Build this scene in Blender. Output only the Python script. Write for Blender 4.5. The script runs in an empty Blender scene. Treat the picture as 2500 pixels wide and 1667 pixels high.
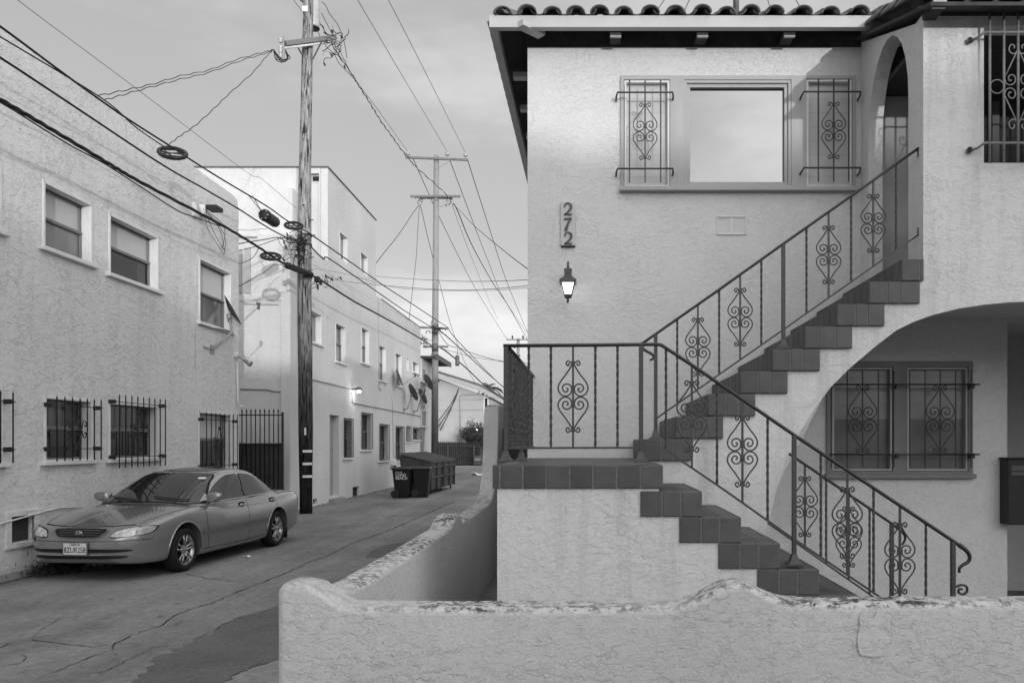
import bpy, bmesh, math, random
from mathutils import Vector, Matrix, geometry
from mathutils.bvhtree import BVHTree
random.seed(7)
V = Vector
sc = bpy.context.scene
R = math.radians

# ------------------------------------------------------------------ camera
FPX, CX, HY, CAMZ = 1944.0, 1445.0, 1081.0, 1.75      # focal length in photo pixels, vanishing column, horizon row, eye height
cam_d = bpy.data.cameras.new('camera')
cam = bpy.data.objects.new('camera', cam_d)
sc.collection.objects.link(cam)
cam.location = (0, 0, CAMZ)
cam.rotation_euler = (R(90), 0, 0)
cam_d.sensor_width = 36
cam_d.lens = FPX / 2500 * 36
cam_d.shift_x = (1250 - CX) / 2500
cam_d.shift_y = (HY - 833.5) / 2500
cam_d.clip_start = .1
cam_d.clip_end = 2000
sc.camera = cam

# ------------------------------------------------------------------ sun, sky, exposure
SUN = V((.40, -1, .095)).normalized()                 # towards the low evening sun, behind the camera and a little right
sd = bpy.data.lights.new('sun', 'SUN')
sd.energy = .95
sd.angle = R(.6)
sd.color = (1, 1, 1)
sun = bpy.data.objects.new('sun', sd)
sc.collection.objects.link(sun)
sun.location = (0, 0, 30)
sun.rotation_euler = (-SUN).to_track_quat('-Z', 'Y').to_euler()
w = bpy.data.worlds.new('World')
sc.world = w
w.use_nodes = True
nt = w.node_tree
bg = nt.nodes['Background']
sky = nt.nodes.new('ShaderNodeTexSky')
sky.sky_type = 'NISHITA'
sky.sun_disc = False
sky.sun_elevation = math.asin(SUN.z)
sky.sun_rotation = math.atan2(SUN.x, SUN.y)
sky.dust_density = 3
bw = nt.nodes.new('ShaderNodeRGBToBW')
nt.links.new(sky.outputs[0], bw.inputs[0])
# flatten the range of the evening sky a little (thin cloud everywhere) and add soft cloud banks
pw = nt.nodes.new('ShaderNodeMath'); pw.operation = 'POWER'; pw.inputs[1].default_value = .42
nt.links.new(bw.outputs[0], pw.inputs[0])
tc = nt.nodes.new('ShaderNodeTexCoord')
mp = nt.nodes.new('ShaderNodeMapping'); mp.inputs['Scale'].default_value = (1.6, 1.6, 4.5); mp.inputs['Rotation'].default_value = (0, R(24), 0)
nt.links.new(tc.outputs['Generated'], mp.inputs[0])
no = nt.nodes.new('ShaderNodeTexNoise'); no.inputs['Scale'].default_value = 1.9; no.inputs['Detail'].default_value = 7; no.inputs['Roughness'].default_value = .55
nt.links.new(mp.outputs[0], no.inputs[0])
cr = nt.nodes.new('ShaderNodeMapRange'); cr.inputs[1].default_value = .42; cr.inputs[2].default_value = .72; cr.inputs[3].default_value = .92; cr.inputs[4].default_value = 1.28
cr.interpolation_type = 'SMOOTHSTEP'
nt.links.new(no.outputs[0], cr.inputs[0])
mu = nt.nodes.new('ShaderNodeMath'); mu.operation = 'MULTIPLY'
nt.links.new(pw.outputs[0], mu.inputs[0]); nt.links.new(cr.outputs[0], mu.inputs[1])
# added sky fill for the facades: sunward right, overhead, slight glow along the horizon
def wn(kind, **kw):
    n = nt.nodes.new(kind)
    for k, v_ in kw.items(): setattr(n, k, v_)
    return n
def wrange(src, a, b, c, d):
    n = wn('ShaderNodeMapRange', interpolation_type='SMOOTHSTEP')
    for i, q in enumerate((a, b, c, d)): n.inputs[i + 1].default_value = q
    nt.links.new(src, n.inputs[0]); return n.outputs[0]
nrm_ = wn('ShaderNodeVectorMath', operation='NORMALIZE'); nt.links.new(tc.outputs['Generated'], nrm_.inputs[0])
dot_ = wn('ShaderNodeVectorMath', operation='DOT_PRODUCT'); nt.links.new(nrm_.outputs[0], dot_.inputs[0]); dot_.inputs[1].default_value = V((.62, -.78, .08))
sxyz = wn('ShaderNodeSeparateXYZ'); nt.links.new(nrm_.outputs[0], sxyz.inputs[0])
sky_fill = [wrange(dot_.outputs['Value'], -.25, .9, 1.0, 2.15), wrange(sxyz.outputs[2], .48, .85, 1.0, 2.3), wrange(sxyz.outputs[2], .0, .26, 1.38, 1.0)]
last = mu.outputs[0]
for v_ in sky_fill:
    m_ = wn('ShaderNodeMath', operation='MULTIPLY'); nt.links.new(last, m_.inputs[0]); nt.links.new(v_, m_.inputs[1]); last = m_.outputs[0]
m_ = wn('ShaderNodeMath', operation='MULTIPLY'); nt.links.new(last, m_.inputs[0]); m_.inputs[1].default_value = 1.65; last = m_.outputs[0]
nt.links.new(last, bg.inputs[0])
bg.inputs[1].default_value = .15
sc.view_settings.view_transform = 'Standard'
sc.view_settings.look = 'None'
sc.view_settings.gamma = 1
sc.view_settings.exposure = .87
sc.cycles.use_denoising = True
sc.cycles.max_bounces = 6

# ------------------------------------------------------------------ coordinates
K = 34.0 / FPX            # the alley runs about one degree off the house's depth axis
S = -7.33                 # the alley's left facade plane: X = S - K*Y
def P(x, y, Y):
    return V(((x - CX) / FPX * Y, Y, CAMZ + (HY - y) / FPX * Y))
def G(x, y, z=0.0):
    Y = (CAMZ - z) * FPX / (y - HY)
    return V(((x - CX) / FPX * Y, Y, z))
def FY(x, s=S):
    return -s * FPX / (1411 - x)
def F(x, y, s=S):
    return P(x, y, FY(x, s))
def A(u, n, z):           # alley facade frame: u along the alley, n out of the wall, z up
    return V((S + n - K * u, u, z))
YA, YB, YC = 5.5, 6.62, 8.15
def C(u, n, z):           # house front frame
    return V((u, YC - n, z))
def xz(x, y, Y):
    p = P(x, y, Y)
    return p.x, p.z

# ------------------------------------------------------------------ mesh helpers
class MB:
    def __init__(s):
        s.v = []; s.f = []; s.m = []; s.mi = 0; s.sm = []; s.smooth = False
    def add(s, vs, fs):
        b = len(s.v)
        s.v += [V(p) for p in vs]
        for f in fs:
            s.f.append([b + i for i in f]); s.m.append(s.mi); s.sm.append(s.smooth)
    def box(s, a, b, T=None):
        x0, y0, z0 = a; x1, y1, z1 = b
        vs = [(x0, y0, z0), (x1, y0, z0), (x1, y1, z0), (x0, y1, z0), (x0, y0, z1), (x1, y0, z1), (x1, y1, z1), (x0, y1, z1)]
        if T: vs = [T(*p) for p in vs]
        s.add(vs, [(3, 2, 1, 0), (4, 5, 6, 7), (0, 1, 5, 4), (1, 2, 6, 5), (2, 3, 7, 6), (3, 0, 4, 7)])
    def cbox(s, a, b, c=.004, T=None):     # chamfered box
        x = (a[0], b[0]); y = (a[1], b[1]); z = (a[2], b[2])
        bm = bmesh.new()
        bmesh.ops.create_cube(bm, size=1)
        for q in bm.verts:
            q.co = V(((x[0] + x[1]) / 2 + q.co.x * (x[1] - x[0]), (y[0] + y[1]) / 2 + q.co.y * (y[1] - y[0]), (z[0] + z[1]) / 2 + q.co.z * (z[1] - z[0])))
        bmesh.ops.bevel(bm, geom=bm.edges[:], offset=c, segments=1, affect='EDGES')
        bm.verts.index_update()
        vs = [q.co.copy() for q in bm.verts]
        if T: vs = [T(*p) for p in vs]
        s.add(vs, [[q.index for q in f.verts] for f in bm.faces]); bm.free()
    def quad(s, *p):
        s.add(p, [tuple(range(len(p)))])
    def tube(s, pts, r, n=8, cap=True, twist=0., flat=None):
        pts = [V(p) for p in pts]
        m = len(pts)
        rs = r if isinstance(r, (list, tuple)) else [r] * m
        sm = s.smooth; s.smooth = n > 4
        t0 = (pts[1] - pts[0]).normalized()
        up = V((0, 0, 1)) if abs(t0.z) < .9 else V((1, 0, 0))
        a = t0.cross(up).normalized()
        rings = []; L = 0
        for i in range(m):
            if i == 0: t = pts[1] - pts[0]
            elif i == m - 1: t = pts[-1] - pts[-2]
            else: t = (pts[i + 1] - pts[i]).normalized() + (pts[i] - pts[i - 1]).normalized()
            if t.length < 1e-9: t = t0
            t = t.normalized()
            a = (a - t * a.dot(t))
            if a.length < 1e-6: a = t.orthogonal()
            a = a.normalized(); b = t.cross(a)
            if i: L += (pts[i] - pts[i - 1]).length
            ph = twist * L + (math.pi / 4 if n == 4 else 0)
            ring = []
            for k in range(n):
                q = ph + 2 * math.pi * k / n
                ring.append(pts[i] + (a * math.cos(q) + b * math.sin(q) * (flat or 1)) * rs[i])
            rings.append(ring)
        vs = [p for ring in rings for p in ring]
        fs = []
        for i in range(m - 1):
            for k in range(n):
                k2 = (k + 1) % n
                fs.append((i * n + k, i * n + k2, (i + 1) * n + k2, (i + 1) * n + k))
        s.add(vs, fs)
        s.smooth = False
        if cap:
            s.add(rings[0], [tuple(range(n - 1, -1, -1))]); s.add(rings[-1], [tuple(range(n))])
        s.smooth = sm
    def lathe(s, c, prof, n=20, axis='Z', T=None, a0=0, a1=2 * math.pi):
        full = abs(a1 - a0 - 2 * math.pi) < 1e-6
        vs = []; fs = []; m = n if full else n + 1
        for r_, h in prof:
            for k in range(m):
                q = a0 + (a1 - a0) * k / n
                p = V((r_ * math.cos(q), r_ * math.sin(q), h))
                if axis == 'Y': p = V((p.x, p.z, p.y))
                if axis == 'X': p = V((p.z, p.x, p.y))
                p = V(c) + p
                vs.append(T(p) if T else p)
        for i in range(len(prof) - 1):
            for k in range(n):
                k2 = (k + 1) % m
                fs.append((i * m + k, i * m + k2, (i + 1) * m + k2, (i + 1) * m + k))
        s.smooth = True; s.add(vs, fs); s.smooth = False
    def prism(s, poly, T, n0, n1, holes=()):
        """2D outline (with holes) extruded between n0 and n1; T(u, n, z) -> world"""
        polys = [[V((p[0], p[1], 0)) for p in poly]] + [[V((p[0], p[1], 0)) for p in h] for h in holes]
        tris = geometry.tessellate_polygon(polys)
        flat = [p for q in polys for p in q]
        N = len(flat)
        s.add([T(p.x, n1, p.y) for p in flat], tris)
        s.add([T(p.x, n0, p.y) for p in flat], [t[::-1] for t in tris])
        for q in polys:
            L = len(q)
            for i in range(L):
                a, b = q[i], q[(i + 1) % L]
                s.add([T(a.x, n0, a.y), T(b.x, n0, b.y), T(b.x, n1, b.y), T(a.x, n1, a.y)], [(0, 1, 2, 3)])
    def build(s, name, mats, parent=None, fix=True):
        me = bpy.data.meshes.new(name)
        me.from_pydata([tuple(p) for p in s.v], [], s.f)
        if not isinstance(mats, (list, tuple)): mats = [mats]
        for m_ in mats: me.materials.append(m_)
        me.polygons.foreach_set('material_index', s.m)
        me.polygons.foreach_set('use_smooth', s.sm)
        if fix:
            bm = bmesh.new(); bm.from_mesh(me)
            bmesh.ops.remove_doubles(bm, verts=bm.verts[:], dist=1e-5)
            bmesh.ops.recalc_face_normals(bm, faces=bm.faces[:])
            bm.to_mesh(me); bm.free()
        o = bpy.data.objects.new(name, me)
        sc.collection.objects.link(o)
        if parent: o.parent = parent
        return o
def tag(o, label=None, cat=None, group=None, kind=None):
    if label: o['label'] = label
    if cat: o['category'] = cat
    if group: o['group'] = group
    if kind: o['kind'] = kind
    return o
def empty(name, label, cat, group=None, loc=None, rz=0):
    o = bpy.data.objects.new(name, None)
    o.empty_display_size = .2
    sc.collection.objects.link(o)
    if loc: o.location = loc; o.rotation_euler = (0, 0, rz)
    return tag(o, label, cat, group)
def catmull(pts, n=6, closed=False):
    pts = [V(p) for p in pts]; out = []; m = len(pts)
    rng = range(m if closed else m - 1)
    for i in rng:
        if closed: p0, p1, p2, p3 = pts[i - 1], pts[i], pts[(i + 1) % m], pts[(i + 2) % m]
        else: p0, p1, p2, p3 = pts[max(i - 1, 0)], pts[i], pts[i + 1], pts[min(i + 2, m - 1)]
        for k in range(n):
            t = k / n
            out.append(.5 * ((2 * p1) + (p2 - p0) * t + (2 * p0 - 5 * p1 + 4 * p2 - p3) * t * t + (3 * p1 - p0 - 3 * p2 + p3) * t ** 3))
    if not closed: out.append(pts[-1].copy())
    return out
def rect(u0, z0, u1, z1):
    return [(u0, z0), (u1, z0), (u1, z1), (u0, z1)]
def interp(tab, x):
    if x <= tab[0][0]: return tab[0][1]
    for (a, b), (c, d) in zip(tab, tab[1:]):
        if x <= c: return b + (d - b) * (x - a) / (c - a)
    return tab[-1][1]

# ------------------------------------------------------------------ materials (all neutral: the photograph is black and white)
def base_mat(name, rough=.8, spec=.3, metal=0.):
    m = bpy.data.materials.new(name); m.use_nodes = True
    t = m.node_tree; b = t.nodes['Principled BSDF']
    b.inputs['Roughness'].default_value = rough
    b.inputs['Specular IOR Level'].default_value = spec
    b.inputs['Metallic'].default_value = metal
    return m, t, b
def coords(t, scale=(1, 1, 1), rot=(0, 0, 0)):
    c = t.nodes.new('ShaderNodeTexCoord'); m = t.nodes.new('ShaderNodeMapping')
    m.inputs['Scale'].default_value = scale; m.inputs['Rotation'].default_value = rot
    t.links.new(c.outputs['Object'], m.inputs[0]); return m.outputs[0]
def noise(t, vec, scale, detail=3, rough=.5, dist=0.):
    n = t.nodes.new('ShaderNodeTexNoise'); n.inputs['Scale'].default_value = scale
    n.inputs['Detail'].default_value = detail; n.inputs['Roughness'].default_value = rough; n.inputs['Distortion'].default_value = dist
    t.links.new(vec, n.inputs['Vector']); return n.outputs[0]
def rng(t, src, a, b, c, d, smooth=False):
    n = t.nodes.new('ShaderNodeMapRange')
    if smooth: n.interpolation_type = 'SMOOTHSTEP'
    for i, q in enumerate((a, b, c, d)): n.inputs[i + 1].default_value = q
    t.links.new(src, n.inputs[0]); return n.outputs[0]
def mth(t, op, a, b=None):
    n = t.nodes.new('ShaderNodeMath'); n.operation = op
    for i, q in enumerate((a, b)):
        if q is None: continue
        if isinstance(q, (int, float)): n.inputs[i].default_value = q
        else: t.links.new(q, n.inputs[i])
    return n.outputs[0]
def bump(t, b, h, dist, strength=1., prev=None):
    n = t.nodes.new('ShaderNodeBump'); n.inputs['Distance'].default_value = dist; n.inputs['Strength'].default_value = strength
    t.links.new(h, n.inputs['Height'])
    if prev is not None: t.links.new(prev, n.inputs['Normal'])
    t.links.new(n.outputs[0], b.inputs['Normal']); return n.outputs[0]
def grey(t, b, val):
    c = t.nodes.new('ShaderNodeCombineColor')
    for i in range(3): t.links.new(val, c.inputs[i])
    t.links.new(c.outputs[0], b.inputs['Base Color'])
def plain(name, col, rough=.7, var=.12, scale=6, spec=.3, metal=0., bmp=0., bscale=60, stretch=(1, 1, 1)):
    m, t, b = base_mat(name, rough, spec, metal)
    v = coords(t, stretch)
    n = noise(t, v, scale, 5, .6)
    grey(t, b, rng(t, n, .3, .7, col * (1 - var), col * (1 + var)))
    if bmp: bump(t, b, noise(t, v, bscale, 4, .6), bmp)
    return m
def stucco(name, col, sc1=5.5, amp=.006, dirt=.10, lace=.16, fine=.0022, streak=0., top_dirt=0.):
    """sprayed stucco: plates with ragged little ledges over a sandy grain"""
    m, t, b = base_mat(name, .93, .15)
    v = coords(t)
    vl = coords(t, (1, 1, 1.7))
    n1 = noise(t, vl, sc1, 5, .62, .1)
    n2 = noise(t, vl, sc1 * 2.2, 4, .62, .1)
    pm = rng(t, noise(t, v, 1.7, 4, .65), .40, .62, .5, 1)
    st1 = rng(t, n1, .485, .53, 0, 1, True)
    st2 = rng(t, n2, .52, .57, 0, 1, True)
    gr = noise(t, v, 95, 5, .75)
    md = noise(t, v, 30, 5, .7)
    h = mth(t, 'MULTIPLY', mth(t, 'ADD', mth(t, 'MULTIPLY', st1, .45), mth(t, 'MULTIPLY', st2, .4)), pm)
    h = mth(t, 'ADD', h, mth(t, 'MULTIPLY', md, .7))
    p = bump(t, b, h, amp)
    bump(t, b, gr, fine, 1., p)
    big = noise(t, v, .55, 5, .6)
    val = rng(t, big, .3, .7, col * (1 - dirt), col * (1 + dirt * .6))
    # fine ragged lines where plates end: ledge shadow and dirt put into the colour
    br = rng(t, noise(t, v, 6.5, 5, .75), .50, .60, 0, 1)
    for nn, cc, ww in ((n1, .5, .007), (n2, .54, .012)):
        ln = rng(t, mth(t, 'ABSOLUTE', mth(t, 'SUBTRACT', nn, cc)), 0, ww, 1, 0)
        val = mth(t, 'MULTIPLY', val, mth(t, 'SUBTRACT', 1, mth(t, 'MULTIPLY', mth(t, 'MULTIPLY', ln, br), lace)))
    val = mth(t, 'MULTIPLY', val, rng(t, gr, .25, .75, .86, 1.12))
    val = mth(t, 'MULTIPLY', val, rng(t, md, .3, .7, .94, 1.05))
    if streak:
        vs = coords(t, (5, 5, .35))
        s_ = rng(t, noise(t, vs, 1.2, 5, .65), .48, .72, 0, 1)
        val = mth(t, 'MULTIPLY', val, mth(t, 'SUBTRACT', 1, mth(t, 'MULTIPLY', s_, streak)))
    if top_dirt:      # black mildew on the upward faces of the coping
        g = t.nodes.new('ShaderNodeNewGeometry'); sx = t.nodes.new('ShaderNodeSeparateXYZ'); t.links.new(g.outputs['True Normal'], sx.inputs[0])
        up = rng(t, sx.outputs[2], .35, .85, 0, 1)
        vs = coords(t, (1.0, 1.0, 1.4))
        q = rng(t, noise(t, vs, 17, 8, .8, .3), .47, .54, 0, 1)
        q2 = rng(t, noise(t, v, 1.1, 3, .5), .38, .6, .15, 1)
        val = mth(t, 'MULTIPLY', val, mth(t, 'SUBTRACT', 1, mth(t, 'MULTIPLY', mth(t, 'MULTIPLY', up, q), mth(t, 'MULTIPLY', q2, top_dirt))))
    grey(t, b, val)
    return m
def wood(name, c0, c1, scale=3., stretch=(14, 14, .6), rough=.9, cracks=True, zdark=None):
    m, t, b = base_mat(name, rough, .15)
    v = coords(t, stretch)
    n = noise(t, v, scale, 8, .7, .3)
    val = rng(t, n, .32, .68, c0, c1)
    if cracks:
        v2 = coords(t, (stretch[0] * .9, stretch[1] * .9, stretch[2] * .8))
        c = rng(t, noise(t, v2, scale * 1.0, 6, .6), .53, .57, 1, .12)
        val = mth(t, 'MULTIPLY', val, c)
    if zdark:       # creosote soaked lower part: a treatment of the pole with its own ragged upper edge
        c = t.nodes.new('ShaderNodeTexCoord'); sx = t.nodes.new('ShaderNodeSeparateXYZ'); t.links.new(c.outputs['Object'], sx.inputs[0])
        zz = mth(t, 'ADD', sx.outputs[2], mth(t, 'MULTIPLY', n, 3.0))
        val = mth(t, 'MULTIPLY', val, rng(t, zz, zdark[0], zdark[1], zdark[2], 1, True))
    grey(t, b, val)
    bump(t, b, n, .012, .8)
    return m
def glassy(name, col, rough=.04, spec=.8, wav=.0):
    m, t, b = base_mat(name, rough, spec)
    v = coords(t)
    grey(t, b, rng(t, noise(t, v, 1.7, 2, .5), .3, .7, col * .8, col * 1.2))
    if wav: bump(t, b, noise(t, v, 1.3, 1, .5), wav)
    return m
def emit(name, val):
    m, t, b = base_mat(name)
    b.inputs['Emission Color'].default_value = (1, 1, 1, 1); b.inputs['Emission Strength'].default_value = val
    b.inputs['Base Color'].default_value = (.8, .8, .8, 1)
    return m

M = {}
M['house'] = stucco('house_stucco', .64, 12, .0045, .05, .26)
M['house_low'] = stucco('stair_stucco', .66, 12, .0045, .07, .30, streak=.22)
M['garden'] = stucco('garden_wall_stucco', .52, 10, .0045, .07, .42, top_dirt=.9)
M['left'] = stucco('cream_stucco', .68, 4.5, .013, .08, .38, fine=.003, streak=.10)
M['mid'] = stucco('white_stucco', .64, 3.6, .007, .09, .05, streak=.06)
M['far'] = stucco('far_stucco', .42, 2.5, .006, .06, .05)
M['paint'] = plain('trim_paint', .38, .6, .06, 4, bmp=.0015, bscale=30, stretch=(3, 3, .6))
M['white'] = plain('white_paint', .66, .55, .10, 9, bmp=.002, bscale=25, stretch=(5, 1, .8))
M['fascia'] = plain('fascia_paint', .45, .5, .05, 2)
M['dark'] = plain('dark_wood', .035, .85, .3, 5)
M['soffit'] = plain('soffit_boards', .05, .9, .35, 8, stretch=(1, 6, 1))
M['iron'] = plain('painted_iron', .055, .5, .25, 30, spec=.4, bmp=.0006, bscale=120)
M['rail'] = plain('handrail_iron', .020, .38, .3, 30, spec=.5, bmp=.0006, bscale=120)
M['iron_light'] = plain('light_iron', .20, .5, .2, 30, spec=.4)
M['black_iron'] = plain('black_iron', .016, .5, .3, 30, spec=.4)
M['grout'] = plain('grout', .14, .95, .25, 40)
M['roof_tile'] = plain('roof_tile', .13, .8, .35, 7, bmp=.003, bscale=25)
M['glass_dark'] = glassy('dark_glass', .018, .05, .6)
M['glass_mid'] = glassy('screened_glass', .17, .12, .6)
M['glass_low'] = glassy('dim_glass', .07, .10, .6)
M['blind'] = plain('blind_with_sky_sheen', .50, .35, .06, 3, spec=.8)  # pale tone covers the blind and the sky reflected in the panes
M['concrete'] = plain('concrete', .28, .9, .2, 3, bmp=.006, bscale=12)
M['cable'] = plain('cable_rubber', .012, .55, .3, 10)
M['wire'] = plain('wire_metal', .04, .5, .3, 10)
M['galv'] = plain('galvanised', .32, .5, .15, 12, metal=.4)
M['galv_dark'] = plain('weathered_metal', .12, .5, .2, 12, metal=.3)
M['porcelain'] = plain('porcelain', .45, .25, .1, 5, spec=.6)
M['dish'] = plain('dish_grey', .09, .55, .12, 6)
M['xarm'] = wood('crossarm_wood', .12, .26, 3, (1.5, 14, 14), cracks=False)
M['pole'] = wood('weathered_pole_wood', .08, .46, 3.0, (10, 10, .9), zdark=(2.2, 9.6, .06))
M['pole2'] = wood('grey_pole_wood', .17, .36, 3.2, (13, 13, .5), cracks=False, zdark=(1.5, 8.0, .28))
M['fence'] = wood('dark_fence_wood', .03, .06, 3, (7, 7, .5), cracks=False)
M['bin'] = plain('black_plastic', .010, .45, .2, 9, spec=.4)
M['bin_steel'] = plain('dumpster_steel', .045, .55, .45, 5, spec=.35, bmp=.004, bscale=9)
M['bin_lid'] = plain('dumpster_lid', .085, .6, .25, 7)
M['text_white'] = plain('white_lettering', .75, .6, .03)
M['lamp_glow'] = emit('lamp_glow', 2.0)
M['bulb'] = emit('bulb_glow', 9.)
def tile_mat(name, col):
    m, t, b = base_mat(name, .52, .35)
    g = t.nodes.new('ShaderNodeNewGeometry')
    v = coords(t)
    n = noise(t, v, 9, 5, .65)
    val = mth(t, 'MULTIPLY', rng(t, n, .3, .7, col * .82, col * 1.18), rng(t, g.outputs['Random Per Island'], 0, 1, .80, 1.22))
    grey(t, b, val)
    bump(t, b, noise(t, v, 40, 4, .6), .0012)
    return m
M['tile'] = tile_mat('saltillo_tile', .072)
def stem(ch):
    return ch
# ================================================================== GROUND
def ground_mat():
    m, t, b = base_mat('alley_concrete', .92, .15)
    v = coords(t)
    big = noise(t, v, .32, 5, .6, .4)
    md = noise(t, coords(t, (1.2, .4, 1)), 1.6, 6, .7)
    val = mth(t, 'ADD', rng(t, big, .3, .7, .148, .235), rng(t, md, .3, .7, -.034, .034))
    val = mth(t, 'MULTIPLY', val, rng(t, noise(t, v, 11, 5, .7), .3, .7, .76, 1.20))
    fine = noise(t, v, 60, 5, .75)
    val = mth(t, 'MULTIPLY', val, rng(t, noise(t, coords(t, (.9, .05, 1), (0, 0, R(-1))), 1.0, 3, .5), .35, .65, .80, 1.18))
    val = mth(t, 'MULTIPLY', val, rng(t, fine, .25, .75, .70, 1.28))
    oil = rng(t, noise(t, coords(t, (1, .5, 1)), .9, 5, .65), .60, .72, 1, .68)
    val = mth(t, 'MULTIPLY', val, oil)
    spots = rng(t, noise(t, coords(t, (1, .55, 1), (0, 0, R(20))), 7, 5, .6), .66, .69, 1, .55)
    val = mth(t, 'MULTIPLY', val, spots)
    # hairline crazing between slabs
    n1 = noise(t, v, .9, 6, .62, .3)
    ln = rng(t, mth(t, 'ABSOLUTE', mth(t, 'SUBTRACT', n1, .5)), 0, .0030, 1, 0)
    br = rng(t, noise(t, v, .8, 3, .6), .46, .56, 0, .65)
    val = mth(t, 'MULTIPLY', val, mth(t, 'SUBTRACT', 1, mth(t, 'MULTIPLY', ln, br)))
    grey(t, b, val)
    bump(t, b, fine, .004)
    return m
M['ground'] = ground_mat()
def asphalt_mat():
    m, t, b = base_mat('old_asphalt', .95, .15)
    v = coords(t)
    f = noise(t, v, 90, 4, .8)
    g = noise(t, v, 1.2, 5, .65)
    val = mth(t, 'MULTIPLY', rng(t, g, .3, .7, .095, .135), rng(t, noise(t, v, 22, 6, .85), .3, .7, .70, 1.30))
    grey(t, b, val); bump(t, b, f, .006)
    return m
M['asphalt'] = asphalt_mat()
M['crack'] = plain('crack_dirt', .022, 1, .3, 20)
mb = MB()
N = 40
mb.quad((-400, -400, 0), (400, -400, 0), (400, 400, 0), (-400, 400, 0))
tag(mb.build('ground', M['ground'], fix=False), kind='structure')
# asphalt patch
pp = [(700, 1476), (667, 1485), (592, 1503), (542, 1525), (518, 1542), (458, 1568), (417, 1592), (384, 1604), (357, 1634), (330, 1667), (290, 1740), (480, 1760), (550, 1667), (580, 1643), (619, 1628), (673, 1613), (760, 1600), (880, 1560), (900, 1500), (800, 1470)]
rough = []
for i, a in enumerate(pp):
    b_ = pp[(i + 1) % len(pp)]
    ga, gb = G(*a), G(*b_)
    for k in range(6):
        q = ga.lerp(gb, k / 6) + V((random.uniform(-1, 1), random.uniform(-1, 1), 0)) * .04
        rough.append((q.x, q.y))
mb = MB(); mb.prism(rough, lambda u, n, z: V((u, z, n)), -.01, .004)
tag(mb.build('asphalt_patch', M['asphalt']), kind='structure')
# wide darker worn patch further down the alley
pp = [(893, 1360), (905, 1345), (940, 1330), (990, 1322), (1040, 1318), (1030, 1350), (960, 1362)]
mb = MB(); mb.prism([(G(*a).x, G(*a).y) for a in pp], lambda u, n, z: V((u, z, n)), -.01, .004)
tag(mb.build('asphalt_patch', M['asphalt']), kind='structure')
z4 = lambda x, y: (x * .2976, 1250 + y * .2976)
c7 = lambda x, y: (600 + x * .3401, 1200 + y * .3401)
cracks = [
    ([z4(*q) for q in [(250, 1390), (460, 1300), (640, 1240), (760, 1180), (930, 1130), (950, 1075), (1090, 1010), (1200, 970), (1330, 930), (1440, 850), (1560, 800), (1720, 750), (1900, 680), (2080, 600), (2190, 560), (2352, 500)]] + [c7(*q) for q in [(440, 510), (600, 455), (760, 370), (1000, 290), (1200, 200), (1500, 70)]], 2.6),
    ([z4(*q) for q in [(-200, 1150), (0, 1110), (120, 1060), (270, 1045), (430, 1070), (600, 1095), (780, 1105), (930, 1080)]], 2.4),
    ([z4(*q) for q in [(1480, 500), (1600, 520), (1720, 545), (1900, 565), (2010, 575)]], 2.2),
    ([z4(*q) for q in [(700, 1330), (820, 1320), (1000, 1240), (1100, 1190), (1270, 1110), (1470, 1090), (1540, 1070)]], 1.9),
    ([z4(*q) for q in [(0, 1160), (150, 1140), (320, 1110)]], 2.4),
    ([z4(*q) for q in [(0, 1260), (100, 1250), (210, 1215), (190, 1160)]], 2.4),
    ([z4(*q) for q in [(260, 1040), (290, 1000), (450, 900), (560, 830)]], 1.3),
    ([c7(*q) for q in [(310, 285), (500, 290), (800, 300), (1060, 280), (1260, 268)]], 1.6),
    ([c7(*q) for q in [(370, 590), (650, 570), (760, 555)]], 2.6),
    ([c7(*q) for q in [(1540, 55), (1700, 58)]], 1.3),
    ([z4(*q) for q in [(1540, 1070), (1740, 980), (1830, 925), (1990, 850), (2260, 785)]], 2.4),
    ([z4(*q) for q in [(1850, 1401), (1950, 1320), (2080, 1270), (2260, 1220)]], 2.6),
]
rc = random.Random(3)
for pts, wpx in cracks:
    gp = []
    for a, b_ in zip(pts, pts[1:]):
        ga, gb = G(*a), G(*b_)
        n_ = max(3, int((gb - ga).length / .10))
        for k in range(n_): gp.append(ga.lerp(gb, k / n_))
    gp.append(G(*pts[-1]))
    mb = MB(); m = len(gp)
    side = []
    for i, q in enumerate(gp):
        t_ = (gp[min(i + 1, m - 1)] - gp[max(i - 1, 0)]).normalized()
        n_ = V((-t_.y, t_.x, 0))
        q = q + n_ * rc.uniform(-1, 1) * .022
        wd = wpx / FPX * q.y * .5 * rc.uniform(.3, 1.5) * min(1, .25 + i / 3, .25 + (m - 1 - i) / 3)
        side.append((q - n_ * wd + V((0, 0, .006)), q + n_ * wd + V((0, 0, .006))))
    vs = [p for s_ in side for p in s_]
    mb.add(vs, [(2 * i, 2 * i + 1, 2 * i + 3, 2 * i + 2) for i in range(m - 1)])
    tag(mb.build('pavement_crack', M['crack']), kind='structure')
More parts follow.
